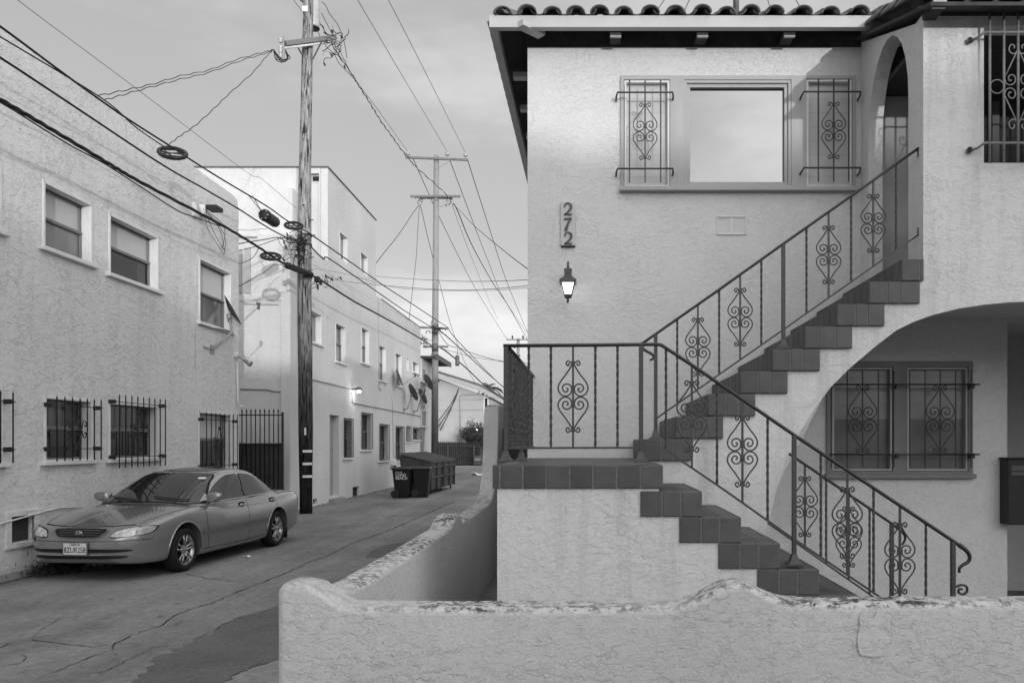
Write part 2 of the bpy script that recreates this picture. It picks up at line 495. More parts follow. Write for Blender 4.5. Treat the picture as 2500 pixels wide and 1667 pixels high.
# scrap of paper, white paint line
mb = MB()
for a in ((911, 1222.5), (1008, 1225.5)):
    pass
p0, p1 = G(908, 1222), G(1010, 1225)
mb.quad(p0 + V((0, -.05, .005)), p1 + V((0, -.05, .005)), p1 + V((0, .05, .005)), p0 + V((0, .05, .005)))
tag(mb.build('painted_line', plain('worn_road_paint', .3, .9, .5, 30), fix=False), kind='structure')
def litter(name, x, y, w_, h_, label, seed):
    r_ = random.Random(seed); mb = MB(); c = G(x, y)
    n = 5
    vs = [c + V(((i / (n - 1) - .5) * w_, (j / (n - 1) - .5) * w_ * .6, .008 + r_.random() * h_)) for j in range(n) for i in range(n)]
    mb.add(vs, [(j * n + i, j * n + i + 1, (j + 1) * n + i + 1, (j + 1) * n + i) for j in range(n - 1) for i in range(n - 1)])
    tag(mb.build(name, M['text_white'], fix=False), label, 'litter')
litter('paper_scrap', 604, 1361, .10, .03, 'small white scrap of paper on the alley beside the sedan', 1)
litter('plastic_bag', 1168, 1160, .75, .14, 'crumpled white plastic bag lying on the alley in front of the fence', 2)

# ================================================================== GARDEN WALL (front and side run, one body)
c8 = lambda x, y: (1400 + x * .4677, 1350 + y * .4677)
front_prof_px = [(676, 1440), (682, 1428), (702, 1419), (740, 1415.5), (780, 1416), (804, 1426), (845, 1447), (872, 1456), (905, 1460), (1000, 1461), (1300, 1461), (1600, 1460.5), (1650, 1456), (1699, 1438), (1746, 1414), (1783, 1407), (1811, 1413), (1849, 1430), (1896, 1446), (1930, 1450), (2000, 1451), (2300, 1450), (2500, 1449), (2800, 1448)]
YW0, YW1 = 3.58, 3.80
fp = [P(x, y, interp([(676, YW0 + .03), (872, YW1)], x)) for x, y in front_prof_px]
prof = [(p.x, p.z) for p in catmull(fp, 5)]
prof[0] = (prof[0][0], prof[0][1] - .03)
def ztop_front(X): return interp(prof, X)
mbw = MB()
XL = prof[0][0]; XR = 6.6
nz = 26
xs = []
x_ = XL
while x_ < XR:
    xs.append(x_); x_ += .012 if x_ < -.9 or .3 < x_ < 1.0 else .03
# cross-section: front face up, rounded cap, back face
def section(zt, y0, y1, zb, rr=.055):
    out = [(y0 - .006, zb), (y0 - .004, zb + (zt - zb) * .33), (y0, zb + (zt - zb) * .66)]
    for k in range(7):
        q = math.pi - k * math.pi / 12
        out.append((y0 + rr + rr * math.cos(q), zt - rr * .62 + rr * .62 * math.sin(q)))
    for k in range(1, 7):
        q = math.pi / 2 - k * math.pi / 12
        out.append((y1 - rr + rr * math.cos(q), zt - rr * .62 + rr * .62 * math.sin(q)))
    out += [(y1, zb + (zt - zb) * .5), (y1, zb)]
    return out
rows = []
from mathutils import noise as mnoise
def wob(p, a=.006, s_=3.0):
    return mnoise.noise(p * s_) * a + mnoise.noise(p * s_ * 4) * a * .4
for X in xs:
    zt = ztop_front(X)
    e = max(0, min(1, (X - XL) / .05)); e = math.sqrt(1 - (1 - e) ** 2)     # round the left end
    yc = (YW0 + YW1) / 2; hw_ = (YW1 - YW0) / 2 * (.45 + .55 * e)
    row = []
    for y, z in section(zt - .02 * (1 - e), yc - hw_, yc + hw_, .0):
        p = V((X, y, z)); k = wob(p) if z > .1 else 0
        row.append(p + V((0, -k, k * .7)))
    rows.append(row)
n_ = len(rows[0])
mbw.smooth = True
mbw.add([p for r_ in rows for p in r_], [(i * n_ + j, (i + 1) * n_ + j, (i + 1) * n_ + j + 1, i * n_ + j + 1) for i in range(len(rows) - 1) for j in range(n_ - 1)])
mbw.add(rows[0], [tuple(range(n_ - 1, -1, -1))])
# side run: outer face at s=-1.31 (alley frame), 0.20 thick
def sprof(Y):
    t = [(3.7, 1.07), (3.95, 1.03), (4.3, 1.01), (6.95, 1.005), (7.08, 1.03), (7.2, 1.075), (7.32, 1.095), (7.48, 1.095), (7.56, 1.06), (7.64, 1.0), (7.8, .985), (9.9, .99), (10.3, 1.02), (10.6, 1.12), (10.85, 1.32), (11.0, 1.65), (11.08, 2.05), (11.12, 2.25), (11.3, 2.29), (12.2, 2.33), (13, 2.35), (17, 2.35)]
    return interp(t, Y)
ys = []
y_ = 3.70
while y_ < 16.5:
    ys.append(y_); y_ += .03 if y_ < 11.4 else .3
rows = []
for Y in ys:
    zt = sprof(Y); xo = -1.31 - K * Y + .01 * mnoise.noise(V((0, Y, 5)))
    if Y < 3.9: xo = max(xo, XL + .02)
    row = []
    for u, z in section(zt, 0, .20, 0, .05):
        p = V((xo + u, Y, z)); k = wob(p) if z > .1 else 0
        row.append(p + V((k, 0, k * .6)))
    rows.append(row)
mbw.add([p for r_ in rows for p in r_], [(i * n_ + j, i * n_ + j + 1, (i + 1) * n_ + j + 1, (i + 1) * n_ + j) for i in range(len(rows) - 1) for j in range(n_ - 1)])
mbw.add(rows[0], [tuple(range(n_))]); mbw.add(rows[-1], [tuple(range(n_))])
mbw.smooth = False
gw = mbw.build('garden_wall', M['garden'])
tag(gw, 'low rounded stucco garden wall with a wavy mildewed top in the foreground', 'wall')
# a re-plastered patch on the wall face and its crack
mb = MB()
pp = [c8(x, y) for x, y in [(1490, 330), (1520, 300), (1560, 335), (1590, 295), (1630, 300), (1652, 325), (1648, 380), (1650, 450), (1625, 480), (1600, 530), (1540, 535), (1490, 520), (1480, 440), (1492, 380)]]
pc = [(P(x, y, YW0).x, P(x, y, YW0).z) for x, y in pp]
pc = [(p.x, p.y) for p in catmull([V((a[0], a[1], 0)) for a in pc], 4, True)]
mb.prism(pc, lambda u, n, z: V((u, YW0 - .008 - n, z)), -.004, .0012)
o = mb.build('plaster_patch', stucco('patched_stucco', .55, 9, .004, .07, .25), gw)

# wooden side gate between tall wall and house
root = empty('side_gate', 'dark wooden side gate between the tall wall and the house', 'gate')
mb = MB()
for i in range(7):
    x0 = -1.27 + i * .088
    mb.box((x0, 11.3, .08), (x0 + .084, 11.33, 1.95))
mb.build('board_panel', M['fence'], root)
mb = MB(); mb.box((-1.30, 11.20, 0), (-1.21, 11.29, 1.35)); mb.build('post', plain('pale_post', .3, .8, .2, 8), root)

# ================================================================== RIGHT HOUSE
house = empty('house', 'two storey stucco house with outside staircase, arches and barrel tile roof', 'house')
ZL = 1.597                      # landing level
RU = .186; TU = .2674; XU0 = .423
RL = .180; TL = .270; XL0 = .495
# --- main facade C with window holes
XC0, ZC = -.658, 5.80
ux0, uz1 = xz(1519, 194, YC); ux1, uz0 = xz(2084, 462, YC)
lx0, lz1 = xz(2030, 892, YC); lx1, lz0 = xz(2362, 1156, YC)
mb = MB()
mb.prism([(XC0, 0), (6.6, 0), (6.6, ZC), (XC0, ZC)], C, -.22, 0, holes=[rect(ux0, uz0, ux1, uz1), rect(lx0, lz0, lx1, lz1), rect(xz(2459, 0, YC)[0], .05, 5.6, 2.98)])
mb.box((4.1, YC + 1.3, 0), (6.4, YC + 1.4, 3.1)); mb.box((5.6, YC + .221, 0), (5.75, YC + 1.29, 3.1)); mb.box((4.05, YC + .221, 0), (4.10, YC + 1.4, 3.1)); mb.box((4.101, YC + .221, 2.99), (5.599, YC + 1.29, 3.1))
# left side wall, back and inner backing
mb.box((XC0, YC + .221, 0), (XC0 + .2, 19, ZC)); mb.box((XC0 + .2, 18.8, 0), (9, 19, ZC))
mb.build('wall', M['house'], house)
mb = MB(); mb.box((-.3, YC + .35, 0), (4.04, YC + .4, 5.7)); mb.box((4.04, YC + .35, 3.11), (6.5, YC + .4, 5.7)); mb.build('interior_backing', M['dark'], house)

# --- stair + bay front wall B (one stucco body with the big arch and the grilled opening)
bx = 2.755; ZB = 5.315
arch_px = [(1868, 1400), (1870, 1330), (1873, 1304), (1893, 1204), (1920, 1125), (1949, 1061), (1990, 995), (2030, 943), (2073, 900), (2134, 848), (2188.5, 806), (2230, 786), (2276, 769), (2340, 753), (2400, 744), (2460, 738), (2540, 735)]
ap = [xz(x, y, YB) for x, y in arch_px]
pk = ap[-1][0]
arch = [(ap[0][0], -.1)] + ap + [(2 * pk - x, z) for x, z in reversed(ap[:-1])] + [(2 * pk - ap[0][0], -.1)]
arch = [(p.x, p.y) for p in [V((a, b_, 0)) for a, b_ in arch]]
outer = [(-.62, -.1)] + [(arch[0][0], -.1)] + arch[1:-1] + [(arch[-1][0], -.1), (6.6, -.1), (6.6, ZB), (bx, ZB), (bx, 3.25)]
stair = []
for k in range(9, 0, -1):
    xk = XU0 + (k - 1) * TU
    stair.append((min(bx, xk + TU) if k < 9 else bx, ZL + k * RU - .03)); stair.append((xk + .03, ZL + k * RU - .03))
    if k > 1: pass
outer += [(s_[0] + (.03 if i % 2 == 0 and i > 0 else 0), s_[1]) for i, s_ in enumerate(stair)]
outer += [(XU0 + .03, ZL - .02), (-.62, ZL - .02)]
ox0, oz0 = xz(2402, 398, YB)
mb = MB()
TB = lambda u, n, z: V((u, YB - n, z))
mb.prism(outer, TB, -.16, 0, holes=[rect(ox0, oz0, 5.6, ZB - .10)])
mb.box((ox0 - .3, YB + .16, 3.16), (6.6, YC - .01, 3.27)) 
mb.build('bay_wall', M['house_low'], house)
# stair body behind B, supporting the steps (sloping soffit slab)
mb = MB()
poly = [(-.60, .0), (1.30, .0), (1.30, 1.2), (2.9, 3.05), (2.9, 3.1), (bx, 3.22)]
st = []
for k in range(9, 0, -1):
    xk = XU0 + (k - 1) * TU
    st.append((xk + TU + .03, ZL + k * RU - .035)); st.append((xk + .03, ZL + k * RU - .035))
st[0] = (bx + .1, st[0][1])
poly = [(-.60, 0), (1.38, 0), (1.38, 1.0), (2.0, 2.2), (2.7, 2.95), (bx + .1, 3.0)] + st + [(XU0 + .03, ZL - .03), (-.60, ZL - .03)]
mb.prism(poly, TB, -(YC - YB) + .01, -.161)
mb.build('stair_core', M['house_low'], house)
# bay side wall with door arch (plane X = bx)
TS = lambda u, n, z: V((bx - n, u, z))          # u = Y, n towards the stairs
zr = lambda Y: ZB + (Y - YB) * .345
dpx = [(2148, 700), (2122, 540)]
d0, d1 = 6.93, 7.93
dz = 5.02; cy = (d0 + d1) / 2
da = [(d0, 3.0), (d1, 3.0), (d1, 4.76)]
for k in range(1, 12):
    q = k * math.pi / 12
    da.append((cy + .5 * math.cos(q), 4.76 + .75 * math.sin(q)))
da.append((d0, 4.76))
mb = MB()
mb.prism([(YB + .161, 2.9), (d0, 2.9), (d0, 3.0)] + [da[-1]] + [q for q in reversed(da[3:-1])] + [da[2], (d1, 2.9), (YC - .002, 2.9), (YC - .002, zr(YC)), (YB + .161, zr(YB))], TS, -.14, 0)
mb.build('bay_side_wall', M['house'], house)
# bay interior: side walls, ceiling, added panels that darken it
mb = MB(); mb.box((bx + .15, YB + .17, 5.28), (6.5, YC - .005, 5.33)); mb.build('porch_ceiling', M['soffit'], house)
mb = MB(); mb.box((3.35, YC - .06, 3.28), (6.4, YC - .01, 5.27)); mb.build('porch_dark_panel', M['dark'], house)  # wide dark panel added so the porch opening reads as deep shade
mb = MB(); mb.box((2.92, YC - .05, 3.28), (3.345, YC - .01, 5.27)); mb.build('entry_dimming_door', plain('entry_dimming_grey', .30, .6, .12, 3), house)  # grey door panel added to tone down the sunlit back wall
mb = MB(); mb.box((3.50, YC - .10, 3.28), (3.58, YC - .062, 5.2)); mb.box((4.05, YC - .10, 3.28), (4.12, YC - .062, 5.2)); mb.build('door_frame', plain('door_trim', .10, .7), house)
# recess under the arch: right return wall and ceiling
mb = MB(); xr = xz(2459, 1000, YC)[0]
mb.box((6.3, YB + .16, 0), (6.45, YC - .002, 3.02)); mb.build('recess_wall', M['house'], house)
mb = MB(); mb.box((2.95, YB + .165, 3.02), (6.5, YC - .003, 3.155)); mb.build('recess_ceiling', M['house'], house)

# --- upper picture window with grilled casements
def wframe(T, mbk, u0, z0, u1, z1, n0, n1, wd):
    mbk.cbox((u0, n0, z0), (u1, n1, z0 + wd), .002, T); mbk.cbox((u0, n0, z1 - wd), (u1, n1, z1), .002, T)
    mbk.cbox((u0, n0, z0 + wd), (u0 + wd, n1, z1 - wd), .002, T); mbk.cbox((u1 - wd, n0, z0 + wd), (u1, n1, z1 - wd), .002, T)
win = empty('window', 'wide picture window between two grilled casements', None); win.parent = house
del win['label']
q = lambda x, y: xz(x, y, YC)
mb = MB()
a = q(1515, 187); b_ = q(2088.5, 461)
g0 = q(1523, 459); g1 = q(1635.5, 197); m0 = q(1670, 459); m1 = q(1931, 197); r0 = q(1967, 459); r1 = q(2080, 195)
mb.prism(rect(a[0], b_[1], b_[0], a[1]), C, -.05, .022, holes=[rect(g0[0], g0[1], g1[0], g1[1]), rect(m0[0], m0[1], m1[0], m1[1]), rect(r0[0], r0[1], r1[0], r1[1])])
mb.build('frame', M['paint'], win)
mb = MB()
s0 = q(1512, 470); s1 = q(2091, 460)
mb.cbox((s0[0], 0, s0[1]), (s1[0], .075, s1[1]), .004, C); mb.build('sill', M['paint'], win)
mb = MB(); wframe(C, mb, m0[0], m0[1], m1[0], m1[1], -.10, .012, .03)
wframe(C, mb, m0[0] + .03, m0[1] + .03, m1[0] - .03, m1[1] - .03, -.06, -.012, .035)
mb.build('sash', M['paint'], win)
ga = q(1680, 445); gb = q(1914, 216)
mb = MB(); mb.box((ga[0] - .02, -.060, ga[1] - .02), (gb[0] + .02, -.054, gb[1] + .02), C)
def mirror_mat():
    m, t, b = base_mat('reflective_window_glass', .015, .5, 1.)
    b.inputs['Base Color'].default_value = (.26, .26, .26, 1)
    return m
M['mirror'] = mirror_mat()
mb.build('pane', M['mirror'], win)
M['louver'] = None
def louver_mat(name, c):
    m, t, b = base_mat(name, .35, .6)
    v = coords(t, (0, 0, 1))
    wv = t.nodes.new('ShaderNodeTexWave'); wv.wave_type = 'BANDS'; wv.bands_direction = 'Z'; wv.inputs['Scale'].default_value = 2.2; wv.inputs['Distortion'].default_value = .3
    t.links.new(v, wv.inputs[0])
    n = noise(t, coords(t), 2.5, 3, .5)
    val = mth(t, 'MULTIPLY', rng(t, wv.outputs[1], .0, .06, .90, 1.0), rng(t, n, .3, .7, c * .88, c * 1.1))
    grey(t, b, val); return m
M['louver'] = louver_mat('louvred_shutter_behind_glass', .44)
for (c0, c1) in ((g0, g1), (r0, r1)):
    mb = MB(); wframe(C, mb, c0[0] + .004, c0[1] + .004, c1[0] - .004, c1[1] - .004, -.05, .012, .022); mb.build('casement', M['white'], win)
    mb = MB(); mb.box((c0[0] + .02, -.06, c0[1] + .02), (c1[0] - .02, -.045, c1[1] - .02), C); mb.build('pane', M['louver'], win)

def scroll(mb, T, u, n, z, sc_, r, wide=1., hr=.0):
    """wrought iron double heart about its centre (u, z); sc_ = metres per reference pixel"""
    half = [(9, 253), (22, 262), (38, 272), (50, 262), (52, 248), (42, 236), (30, 244), (34, 254)]
    heart = [(7, 246), (30, 205), (62, 158), (95, 115), (113, 75), (108, 38), (82, 10), (50, 4), (22, 20), (10, 50), (16, 80), (38, 95), (64, 92), (80, 70), (72, 44), (52, 36), (38, 50), (42, 62), (52, 62)]
    for sx in (-1, 1):
        for sz in (-1, 1):
            for c in (heart, half):
                pts = catmull([V(T(u + sx * x * sc_ * wide, n, z + sz * (y + hr) * sc_)) for x, y in c], 3)
                mb.tube(pts, r, 5)
def collar(mb, T, u, n, z, a=.012):
    mb.box((u - a, n - a, z - a), (u + a, n + a, z + a), T)
def grille3(T, u0, u1, zt, zb, bars, zlo, zhi, n, cu, mat_, parent, r=.0075, csc=None, name='grille', outw=.05, cz=None, feet=True):
    mb = MB()
    for z in (zt, zb):
        dz_ = .035
        mb.tube([T(u0, 0, z - dz_), T(u0, n * .6, z - dz_ * .6), T(u0 + .012, n, z), T(u1 - .012, n, z), T(u1, n * .6, z - dz_ * .6), T(u1, 0, z - dz_)], r * 1.15, 6)
    for u in bars:
        mb.tube([T(u, n, zlo), T(u, n, zhi)], r, 4, twist=14)
    for c in cu:
        scroll(mb, T, c, n, cz if cz else (zt + zb) / 2, csc, r * .62)
        for k in (-250, -48, 48, 250): collar(mb, T, c, n, (cz if cz else (zt + zb) / 2) + k * csc, r * 1.4)
    return mb.build(name, mat_, parent)
su = lambda x: (x - CX) / FPX * (YC - .13)
sz = lambda y: CAMZ + (HY - y) / FPX * (YC - .13)
grille3(C, su(1505), su(1645), sz(226), sz(412), [su(1537), su(1575), su(1613)], sz(446), sz(195), .13, [su(1575)], M['iron'], win, r=.0085, csc=.00105, cz=sz(321))
grille3(C, su(1960), su(2104), sz(224.5), sz(410), [su(1998), su(2035.5), su(2072)], sz(444), sz(193), .13, [su(2035.5)], M['iron'], win, r=.0085, csc=.00105, cz=sz(319))

# --- lower grilled window in the recess
win = bpy.data.objects.new('window', None); sc.collection.objects.link(win); win.parent = house
a = q(2017, 882); b_ = q(2373, 1157)
k0 = q(2030, 1150); k1 = q(2178, 896); k2 = q(2213, 1150); k3 = q(2362, 896)
mb = MB(); mb.prism(rect(a[0], b_[1], b_[0], a[1]), C, -.05, .024, holes=[rect(k0[0], k0[1], k1[0], k1[1]), rect(k2[0], k2[1], k3[0], k3[1])])
M['paint_dk'] = plain('dark_trim_paint', .19, .6, .08, 4)
mb.build('frame', M['paint_dk'], win)
s0 = q(2012, 1167); s1 = q(2377, 1156)
mb = MB(); mb.cbox((s0[0], 0, s0[1]), (s1[0], .07, s1[1]), .004, C); mb.build('sill', M['paint_dk'], win)
M['curtain'] = louver_mat('curtained_glass', .20)
for c0, c1 in ((k0, k1), (k2, k3)):
    mb = MB(); wframe(C, mb, c0[0] + .004, c0[1] + .004, c1[0] - .004, c1[1] - .004, -.05, .012, .02); mb.build('casement', M['paint'], win)
    zm = (c0[1] + c1[1]) / 2
    mb = MB(); mb.box((c0[0] + .02, -.06, zm), (c1[0] - .02, -.045, c1[1] - .02), C); mb.build('pane', M['curtain'], win)
    mb = MB(); mb.box((c0[0] + .02, -.06, c0[1] + .02), (c1[0] - .02, -.048, zm), C); mb.build('pane', plain('screened_pane', .11, .5, .2, 3, spec=.5), win)
mb = MB()
for z in (sz(938), sz(1109)):
    mb.tube([C(su(2026), .11, z), C(su(2394), .11, z)], .009, 6)
    for xx in (2194, 2380): mb.box((su(xx) - .012, 0, z - .04), (su(xx) + .012, .11, z + .012), C)
for xx in (2031, 2070, 2107.5, 2146, 2184, 2223, 2260.5, 2297.5, 2335.5, 2373): mb.tube([C(su(xx), .11, sz(1142)), C(su(xx), .11, sz(904))], .008, 4, twist=14)
for xx in (2107.5, 2297.5): scroll(mb, C, su(xx), .11, sz(1023), .00125, .0055)
mb.build('grille', M['rail'], win)

# --- porch grille at the upper right
mb = MB()
nb = .10; YG = YB - nb
gu = lambda x: (x - CX) / FPX * YG
gz = lambda y: CAMZ + (HY - y) / FPX * YG
for y in (79, 349.5):
    mb.tube([TB(gu(2378), 0, gz(y + 9)), TB(gu(2392), nb * .6, gz(y + 8)), TB(gu(2404), nb, gz(y)), TB(5.62, nb, gz(y)), TB(5.66, 0, gz(y))], .011, 6)
    mb.lathe(TB(gu(2378), .012, gz(y + 9)), [(0, .012), (.022, .008), (.026, -.02)], 10, 'Y')
barx = [2416.5 + 34.5 * k for k in range(21)]
for i, xx in enumerate(barx): mb.tube([TB(gu(xx), nb, gz(398)), TB(gu(xx), nb, 5.28)], .0105, 8)
for xx in (2485.5, 2589, 2692.5, 2796, 2899.5, 3003):
    zc = gz(212)
    for sx in (-1, 1):
        for s2 in (-1, 1):
            uu = gu(xx)
            mb.tube([TB(uu + sx * .004, nb, zc + s2 * .30), TB(uu + sx * .110, nb, zc + s2 * .075)], .006, 5)
            hp = [(.112, .07), (.10, .03), (.07, .012), (.035, .025), (.022, .06), (.035, .09), (.062, .095), (.08, .07), (.07, .045), (.055, .055)]
            mb.tube(catmull([V(TB(uu + sx * x, nb, zc + s2 * z)) for x, z in hp], 3), .006, 5)
            hp = [(.008, .29), (.025, .27), (.06, .275), (.075, .31), (.055, .345), (.03, .33), (.035, .31)]
            mb.tube(catmull([V(TB(uu + sx * x, nb, zc + s2 * z)) for x, z in hp], 3), .006, 5)
ring = [TB(gu(2434) + .056 * math.cos(k * math.pi / 12), nb, gz(212) + .056 * math.sin(k * math.pi / 12)) for k in range(25)]
mb.tube(ring, .0055, 5)
mb.build('porch_grille', M['iron_light'], house)

# --- foundation style vent below the window
mb = MB()
v0 = q(1749, 574); v1 = q(1822, 528)
wframe(C, mb, v0[0], v0[1], v1[0], v1[1], 0, .014, .012)
mid = (v0[0] + v1[0]) / 2
mb.box((mid - .012, 0, v0[1] + .012), (mid + .012, .010, v1[1] - .012), C)
nsl = 9
for k in range(nsl):
    z = v0[1] + .018 + (v1[1] - v0[1] - .036) * k / (nsl - 1)
    mb.add([C(v0[0] + .012, .001, z + .006), C(v1[0] - .012, .001, z + .006), C(v1[0] - .012, .005, z - .006), C(v0[0] + .012, .005, z - .006)], [(0, 1, 2, 3)])
mb.build('wall_vent', plain('vent_paint', .66, .6, .05), house)

# --- eaves, roof
YF = 7.80
fx0, fzt = xz(1194, 38, YF); fx1, fzb = xz(2128, 67, YF)
mb = MB()
mb.cbox((fx0, YF, fzb), (fx1, YF + .075, fzt), .003)
# left eave board runs back along the house
mb.cbox((fx0, YF + .076, fzb), (fx0 + .075, 19.4, fzt), .003)
mb.build('fascia', M['fascia'], house)
pit = .34
mb = MB()
# sheathing under the tiles: front slope and left slope (hipped corner)
zs = fzt - .03
mb.add([(fx0 + .02, YF + .02, zs), (8, YF + .02, zs), (8, 13.6, zs + pit * 5.8), (fx0 + 5.8, 13.6, zs + pit * 5.8), (fx0 + .02, 19.4, zs)], [(0, 1, 2, 3), (0, 3, 4)])
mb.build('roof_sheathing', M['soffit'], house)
mb = MB()
xx = 0
def rafter(mb, x, y0, y1, w_=.055):
    z0 = zs - .035 + (y0 - YF) * .0
    h = .095
    mb.add([(x - w_, y0, fzb + .00), (x + w_, y0, fzb + .00), (x + w_, y1, fzb + .04 + pit * (y1 - y0) * .3), (x - w_, y1, fzb + .04 + pit * (y1 - y0) * .3),
            (x - w_, y0 - .0, fzb + .045), (x + w_, y0, fzb + .045), (x + w_, y1, zs + .1), (x - w_, y1, zs + .1)], [(3, 2, 1, 0), (4, 5, 6, 7), (0, 1, 5, 4), (1, 2, 6, 5), (3, 7, 6, 2), (0, 4, 7, 3)])
rx = [xz(p_, 90, 7.95)[0] for p_ in (1503, 1715, 1927)]
for x in rx:
    mb = MB(); mb.cbox((x - .055, 7.961, 5.812), (x + .055, YC, 5.86), .003); rf = mb.build('rafter_tail', M['soffit'], house)  # beam coloured dark to stand for eave shade
    mb = MB(); mb.cbox((x - .055, 7.93, 5.79), (x + .055, 7.96, 5.835), .003); mb.build('end_cap', M['fascia'], rf)
mb = MB()
T45 = lambda u, n, z: V((fx0 + .1 + .32 + (u - n) * .707, YC - .35 + .1 + (u + n) * .707, z))
mb.cbox((-.17, -.055, fzb - .005), (.12, .055, fzb + .055), .003, T45)
mb.build('rafter_tail', M['fascia'], house)
for i in range(9):
    mb = MB(); y = 8.9 + i * .86; mb.cbox((fx0 + .13, y - .05, fzb - .005), (XC0, y + .05, fzb + .055), .003); mb.build('rafter_tail', M['fascia'], house)
# frieze above the wall (dark)
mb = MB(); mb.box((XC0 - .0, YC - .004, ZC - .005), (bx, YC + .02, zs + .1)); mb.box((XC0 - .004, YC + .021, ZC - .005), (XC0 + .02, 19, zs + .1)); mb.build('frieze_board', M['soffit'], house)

def half_tile(mb, base, d, side, up, L, r0, r1, th=.014, n=9, concave=False, mi=0):
    """barrel tile: half pipe running from base along d"""
    vs = []; mb.mi = mi
    for (rr, s_) in ((r0, 0), (r1, L)):
        for dr in (0, -th):
            for k in range(n + 1):
                q = math.pi * k / n
                y = math.sin(q) * (rr + dr) * (.74 if rr < .11 else 1)
                vs.append(base + d * s_ + side * math.cos(q) * (rr + dr) + up * (y if not concave else -y + th))
    m = n + 1; fs = []
    for k in range(n):
        fs.append((k, k + 1, 2 * m + k + 1, 2 * m + k)); fs.append((m + k + 1, m + k, 3 * m + k, 3 * m + k + 1))
        fs.append((k + 1, k, m + k, m + k + 1)); fs.append((2 * m + k, 2 * m + k + 1, 3 * m + k + 1, 3 * m + k))
    fs += [(0, 2 * m, 3 * m, m), (m - 1, 2 * m - 1, 4 * m - 1, 3 * m - 1)]
    mb.smooth = True; mb.add(vs, fs); mb.smooth = False
mb = MB(); rt = random.Random(5)
tx = [xz(1180 + c * .3189, 20, YF)[0] for c in (145, 330, 527, 712, 895, 1080, 1270, 1470)] + [xz(1800 + c * .3189, 20, YF)[0] for c in (-130, 90, 285, 500, 710, 925)]
tx = [xz(1226, 20, YF)[0]] + tx[1:8] + [xz(1650, 20, YF)[0] + 0 * 1] + [xz(x, 20, YF)[0] for x in (1711, 1772, 1829, 1891, 1959, 2027, 2095)]
tx = [t for t in tx]
tx[8] = xz(1652, 20, YF)[0]
tx = sorted(set(round(t, 4) for t in tx))
d = V((0, 1, pit)).normalized()
for i, x in enumerate(tx + [tx[-1] + .25 * k for k in range(1, 6)]):
    dx = rt.uniform(-.012, .012)
    L = .42
    ncourse = 3 if x > fx0 + 1.2 else 1
    for c in range(ncourse):
        yy = YF + .0 + c * .36
        base = V((x + rt.uniform(-.012, .012), yy - .03 + rt.uniform(-.03, .01), fzt + .004 + .012 * (c > 0) + pit * (yy - YF)))
        half_tile(mb, base, (d + V((rt.uniform(-.03, .03), 0, 0))).normalized(), V((1, 0, 0)), V((0, -pit, 1)).normalized(), L, .094, .082)
    b0 = V((x + .12, YF - .02, fzt + .045))
    for c in range(ncourse):
        half_tile(mb, b0 + V((0, c * .36, c * .36 * pit)), d, V((1, 0, 0)), V((0, -pit, 1)).normalized(), L, .085, .07, concave=True)
# inner liner tiles seen as pale edges inside each opening
# hip at the left corner, left eave row, rake over the bay
hd = V((1, 1, pit * .8)).normalized(); hs = V((1, -1, 0)).normalized(); hu = hd.cross(hs); hu = hu if hu.z > 0 else -hu
for c in range(5):
    half_tile(mb, V((fx0 + .12, YF + .10, fzt + .045)) + hd * (c * .34) + hu * .02 * (c % 2), hd, hs, hu, .42, .105, .09)
half_tile(mb, V((fx0 + .10, YF + .02, fzt + .005)), hd, hs, hu, .35, .085, .075)
for i in range(34):
    y = YF + .28 + i * .237
    half_tile(mb, V((fx0 - .03, y, fzt + .004)), V((1, 0, pit)).normalized(), V((0, -1, 0)), V((-pit, 0, 1)).normalized(), .42, .098, .085)
# bay shed roof: rake tiles down the left edge and field tiles
ra = P(2137, 58, 7.62); rb = V((ra.x - .02, 6.30, ra.z - .345 * (7.62 - 6.30)))
rd = (ra - rb).normalized()
ru = rd.cross(V((1, 0, 0))); ru = ru if ru.z > 0 else -ru
Lr = (ra - rb).length
c = 0; s_ = 0
while s_ < Lr + .1:
    half_tile(mb, rb + rd * s_ + ru * .02 + V((.05, 0, 0)), rd, V((1, 0, 0)), ru, .46, .115, .095, th=.016, n=12)
    s_ += .38
    c += 1
for i in range(12):
    x = rb.x + .30 + i * .237
    s_ = 0
    while s_ < Lr + .1:
        half_tile(mb, V((x, rb.y, rb.z)) + rd * s_, rd, V((1, 0, 0)), ru, .42, .098, .085)
        s_ += .36
mb.build('roof_tiles', M['roof_tile'], house, fix=False)
mb = MB()
e = V((0, 0, -.05))
bl = V((rb.x + .0, rb.y + .03, rb.z)); al = V((rb.x, 8.3, rb.z + .345 * (8.3 - rb.y)))
mb.add([bl + e, bl + e + V((4, 0, 0)), al + e + V((4, 0, 0)), al + e, bl + e * 1.6, bl + e * 1.6 + V((4, 0, 0)), al + e * 1.6 + V((4, 0, 0)), al + e * 1.6], [(0, 1, 2, 3), (7, 6, 5, 4), (0, 4, 5, 1), (0, 3, 7, 4)])
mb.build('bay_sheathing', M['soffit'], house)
for k in range(4):
    mb = MB(); x = P(2293, 12, 6.42).x + k * .86
    zz = P(0, 19, 6.42).z
    mb.cbox((x - .055, 6.441, zz), (x + .055, YB, zz + .055), .003); rf = mb.build('rafter_tail', M['soffit'], house)  # eave shade put into the beam colour, pale cap in front
    mb = MB(); mb.cbox((x - .055, 6.40, zz - .002), (x + .055, 6.44, zz + .057), .003); mb.build('end_cap', M['fascia'], rf)
mb = MB(); mb.box((bx - .001, YB - .003, ZB - .02), (6.6, YB + .02, ZB + .25)); mb.build('frieze_board', M['soffit'], house)
